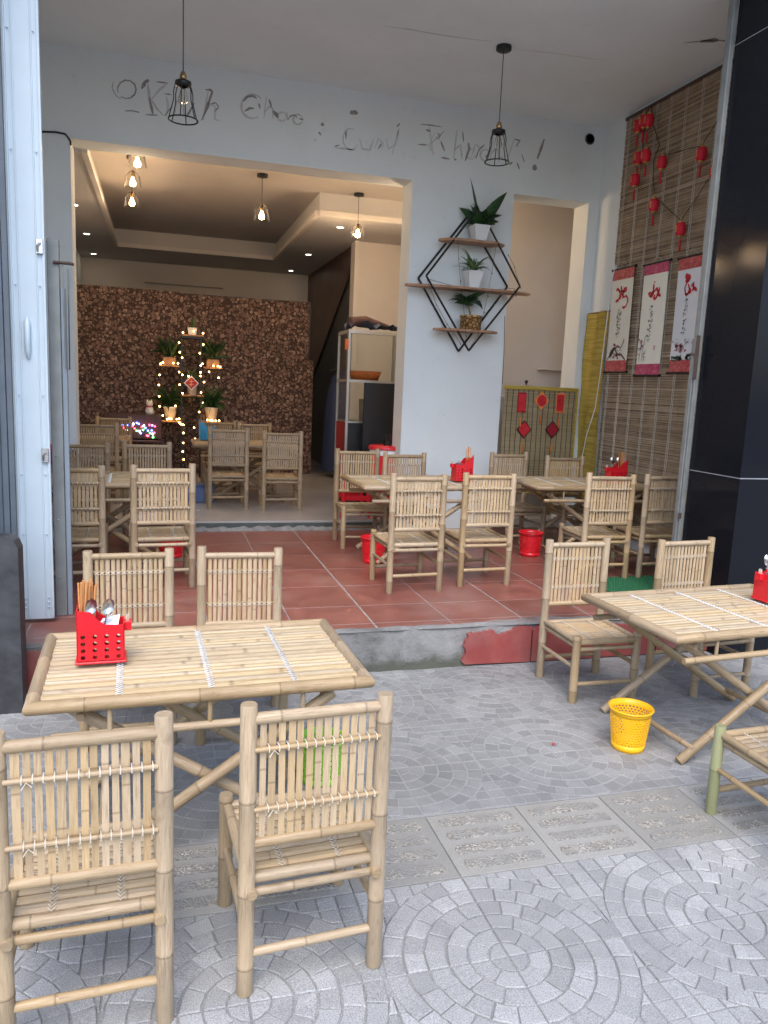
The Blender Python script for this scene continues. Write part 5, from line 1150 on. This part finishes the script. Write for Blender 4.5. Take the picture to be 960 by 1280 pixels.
# dark side table with coloured lights and a small figurine
q = PY(180, 560, 10.9); sdt = thing('side_table', 'low dark side table under the coloured lights', 'table', (q.x, 10.95, Z2)); hz = PY(180, 549, 10.95).z-Z2
MB().box(-.32, .26, -.2, .2, hz-.03, hz, .005).build('table_top', 'dark_wood', sdt); [MB().box(a, a+.04, b, b+.04, 0, hz-.03).build('leg', 'dark_wood', sdt) for a in (-.31, .21) for b in (-.19, .15)]
cl = thing('string_lights', 'tangle of red, blue and green lights on the dark side table', 'string lights', (0, 0, 0)); rg = random.Random(2); sp7 = lambda x, y: PY(60+x/4.8, 500+y/4.8, 10.74)
PTS = [(447, 150, 'b'), (475, 152, 'b'), (512, 143, 'w'), (533, 137, 'b'), (562, 162, 'r'), (575, 155, 'w'), (608, 150, 'r'), (625, 152, 'b'), (641, 158, 'r'), (533, 184, 'g'), (548, 186, 'w'), (600, 183, 'b'), (622, 183, 'b'), (594, 213, 'r'), (600, 216, 'r'), (628, 205, 'w'), (630, 224, 'g'), (508, 156, 'r'), (585, 168, 'b'), (638, 196, 'r'), (452, 165, 'r'), (545, 142, 'b'), (472, 180, 'w'), (520, 170, 'r'), (570, 180, 'g'), (556, 200, 'b'), (612, 198, 'g')]
bmm = {k: MB().ball((0, 0, 0), .012, 8, 5).mesh('bulb', n) for k, n in (('b', 'led_blue'), ('r', 'led_red'), ('g', 'led_green'), ('w', 'led_white'))}; P = []
for x, y, k in PTS: o = link('bulb', bmm[k], cl); o.location = sp7(x, y)+Vector((0, rg.uniform(-.03, .03), 0)); P.append(o.location.copy())
MB().tube(P, .003, 4, False).build('wire', 'led_cable', cl)
bs = thing('low_cabinet', 'dark cabinet front hung with coloured lights', 'cabinet', (sp7(540, 200).x, 10.95, Z2)); MB().box(-.42, .30, -.17, -.14, hz+.02, hz+.34, .004).build('front_board', 'dark_wood', bs); MB().box(-.42, .30, -.14, .2, hz+.3, hz+.34, .004).build('top_board', 'dark_wood', bs); MB().box(-.42, -.39, -.14, .2, 0, hz+.3).build('side_board', 'dark_wood', bs); MB().box(.27, .30, -.14, .2, 0, hz+.3).build('side_board', 'dark_wood', bs)
q = PY(187, 528, 10.9); fg = thing('figurine', 'small white round-eared figurine above the coloured lights', 'figurine', (q.x, 10.9, Z2+hz+.34)); 
MB().lathe([(.0001, 0), (.05, 0), (.058, .04), (.045, .09), (.03, .105)], 14).ball((0, 0, .14), .045, 12, 8).build('body', 'porcelain', fg); [MB().lathe([(.014, 0), (.0001, .035)], 8, (s*.028, 0, .17)).build('ear', 'porcelain', fg) for s in (-1, 1)]; MB().lathe([(.047, .098), (.049, .108), (.04, .112)], 14).build('collar', 'red_paper', fg)
# ------------------------------------------------------------------ kitchen corner
cx0, cx1, cy0 = 2.06, 2.78, 8.75; kb = thing('glass_cabinet', 'glass-sided food cabinet with metal frame and red lower panel', 'cabinet', (cx0, cy0, Z2)); cw, cd, chh = cx1-cx0, .55, 2.0
for a in (0, cw-.03):
    for b in (0, cd-.03): MB().box(a, a+.03, b, b+.03, 0, chh, .003).build('post', 'alu', kb)
for z in (chh-.03, 1.42): 
    MB().box(.03, cw-.03, 0, .03, z, z+.03).build('rail', 'alu', kb); MB().box(0, .03, .03, cd-.03, z, z+.03).build('rail', 'alu', kb)
MB().box(.03, cw-.03, .03, cd-.03, 1.43, 1.442).build('shelf', 'cabinet_glass', kb); MB().box(.01, cw-.01, .01, cd-.01, chh, chh+.012).build('roof', 'alu', kb); MB().box(.03, cw-.03, .03, cd-.03, .95, .97).build('shelf', 'alu', kb)
MB().box(.012, .016, .03, cd-.03, .97, chh-.03).build('glass_pane', 'cabinet_glass', kb); MB().box(.008, .02, .03, cd-.03, .02, .95).build('lower_panel', 'red_dark', kb); MB().box(.03, cw-.03, .012, .02, .02, .95).build('lower_panel', 'black_board', kb); MB().box(.03, cw-.03, .012, .016, .97, chh-.03).build('glass_pane', 'cabinet_glass', kb)
for nm, lab, mt_, x, y, z, r, h in (('food_tray', 'orange food tray inside the glass cabinet', 'orange_food', .28, .28, 1.443, .2, .11), ('jar', 'yellow jar on the lower shelf of the glass cabinet', 'yellow_food', .36, .2, .971+.26, .05, .15)):
    t = thing(nm, lab, 'tray' if nm == 'food_tray' else 'jar', (cx0+x, cy0+y, Z2+z)); MB().lathe([(.0001, 0), (r*.8, 0), (r, h), (r*.92, h), (r*.75, h*.3), (.0001, h*.3)], 16).build('bowl' if nm == 'food_tray' else 'jar_body', mt_, t)
    if nm == 'jar': MB().lathe([(r*.7, h), (r*.7, h+.03), (.0001, h+.03)], 14).build('lid', 'gold', t)
o = MB().box(cx0+.25, cx0+.6, cy0+.08, cy0+.4, Z2+.971, Z2+1.23, .01).build('food_box', 'alu'); tag(o, 'metal box under the yellow jar in the glass cabinet', 'box')
m = MB(); V = []; F = []
for i in range(13):
    for k in range(6): V.append((i*.05, k*.07, .03+.09*abs(math.sin(i*.5+k*.8))*(1-i*.05)+.02*math.sin(i*2+k)))
for i in range(12):
    for k in range(5): F.append((i*6+k, i*6+6+k, i*6+7+k, i*6+k+1))
m.add(V, F, True); t = thing('folded_clothes', 'heap of dark blue and brown cloth on top of the glass cabinet', 'cloth', (cx0+.05, cy0+.1, Z2+chh+.014)); m.build('jeans', 'jeans', t); MB().tube([(.0, .05, .1), (.2, .1, .13), (.5, .15, .07)], [.05, .045, .02], 8).build('jacket', 'brown_cloth', t)
bb = thing('black_board', 'plain black board standing in front of the glass cabinet', 'board', (2.22, 8.55, Z2)); MB().box(0, .62, 0, .03, 0, 1.42, .004).build('panel', 'black_board', bb)
t = thing('hanging_coat', 'dark navy cover hung in the shadow beside the glass cabinet', 'cloth', (2.62, 11.4, Z2)); m = MB(); m.lathe([(.02, 1.62), (.16, 1.5), (.24, 1.2), (.28, .6), (.3, .1)], 14); m.build('cloth', 'plastic_navy', t); MB().tube([(-.2, 0, 1.58), (0, 0, 1.66), (.2, 0, 1.58)], .012, 6).build('hanger', 'black_metal', t)
t = thing('thermos', 'orange-red fire bell box at the cabinet\'s top corner', 'box', (cx0-.02, cy0-.02, Z2+1.78)); MB().box(-.02, .02, -.01, .02, 0, .12, .006).build('casing', 'orange_food', t); t.name = 'warning_box'; t['label'] = 'small orange-red box fixed at the glass cabinet\'s top corner'

q = PZ(690, 933, 0); o = MB().add([(0, 0, .006), (.02, .004, .012), (.026, .018, .005), (.006, .016, .010)], [(0, 1, 2, 3)]).build('petal', 'red_paper'); o.location = (q.x, q.y, 0); tag(o, 'tiny red paper scrap lying on the worn paving', 'litter')
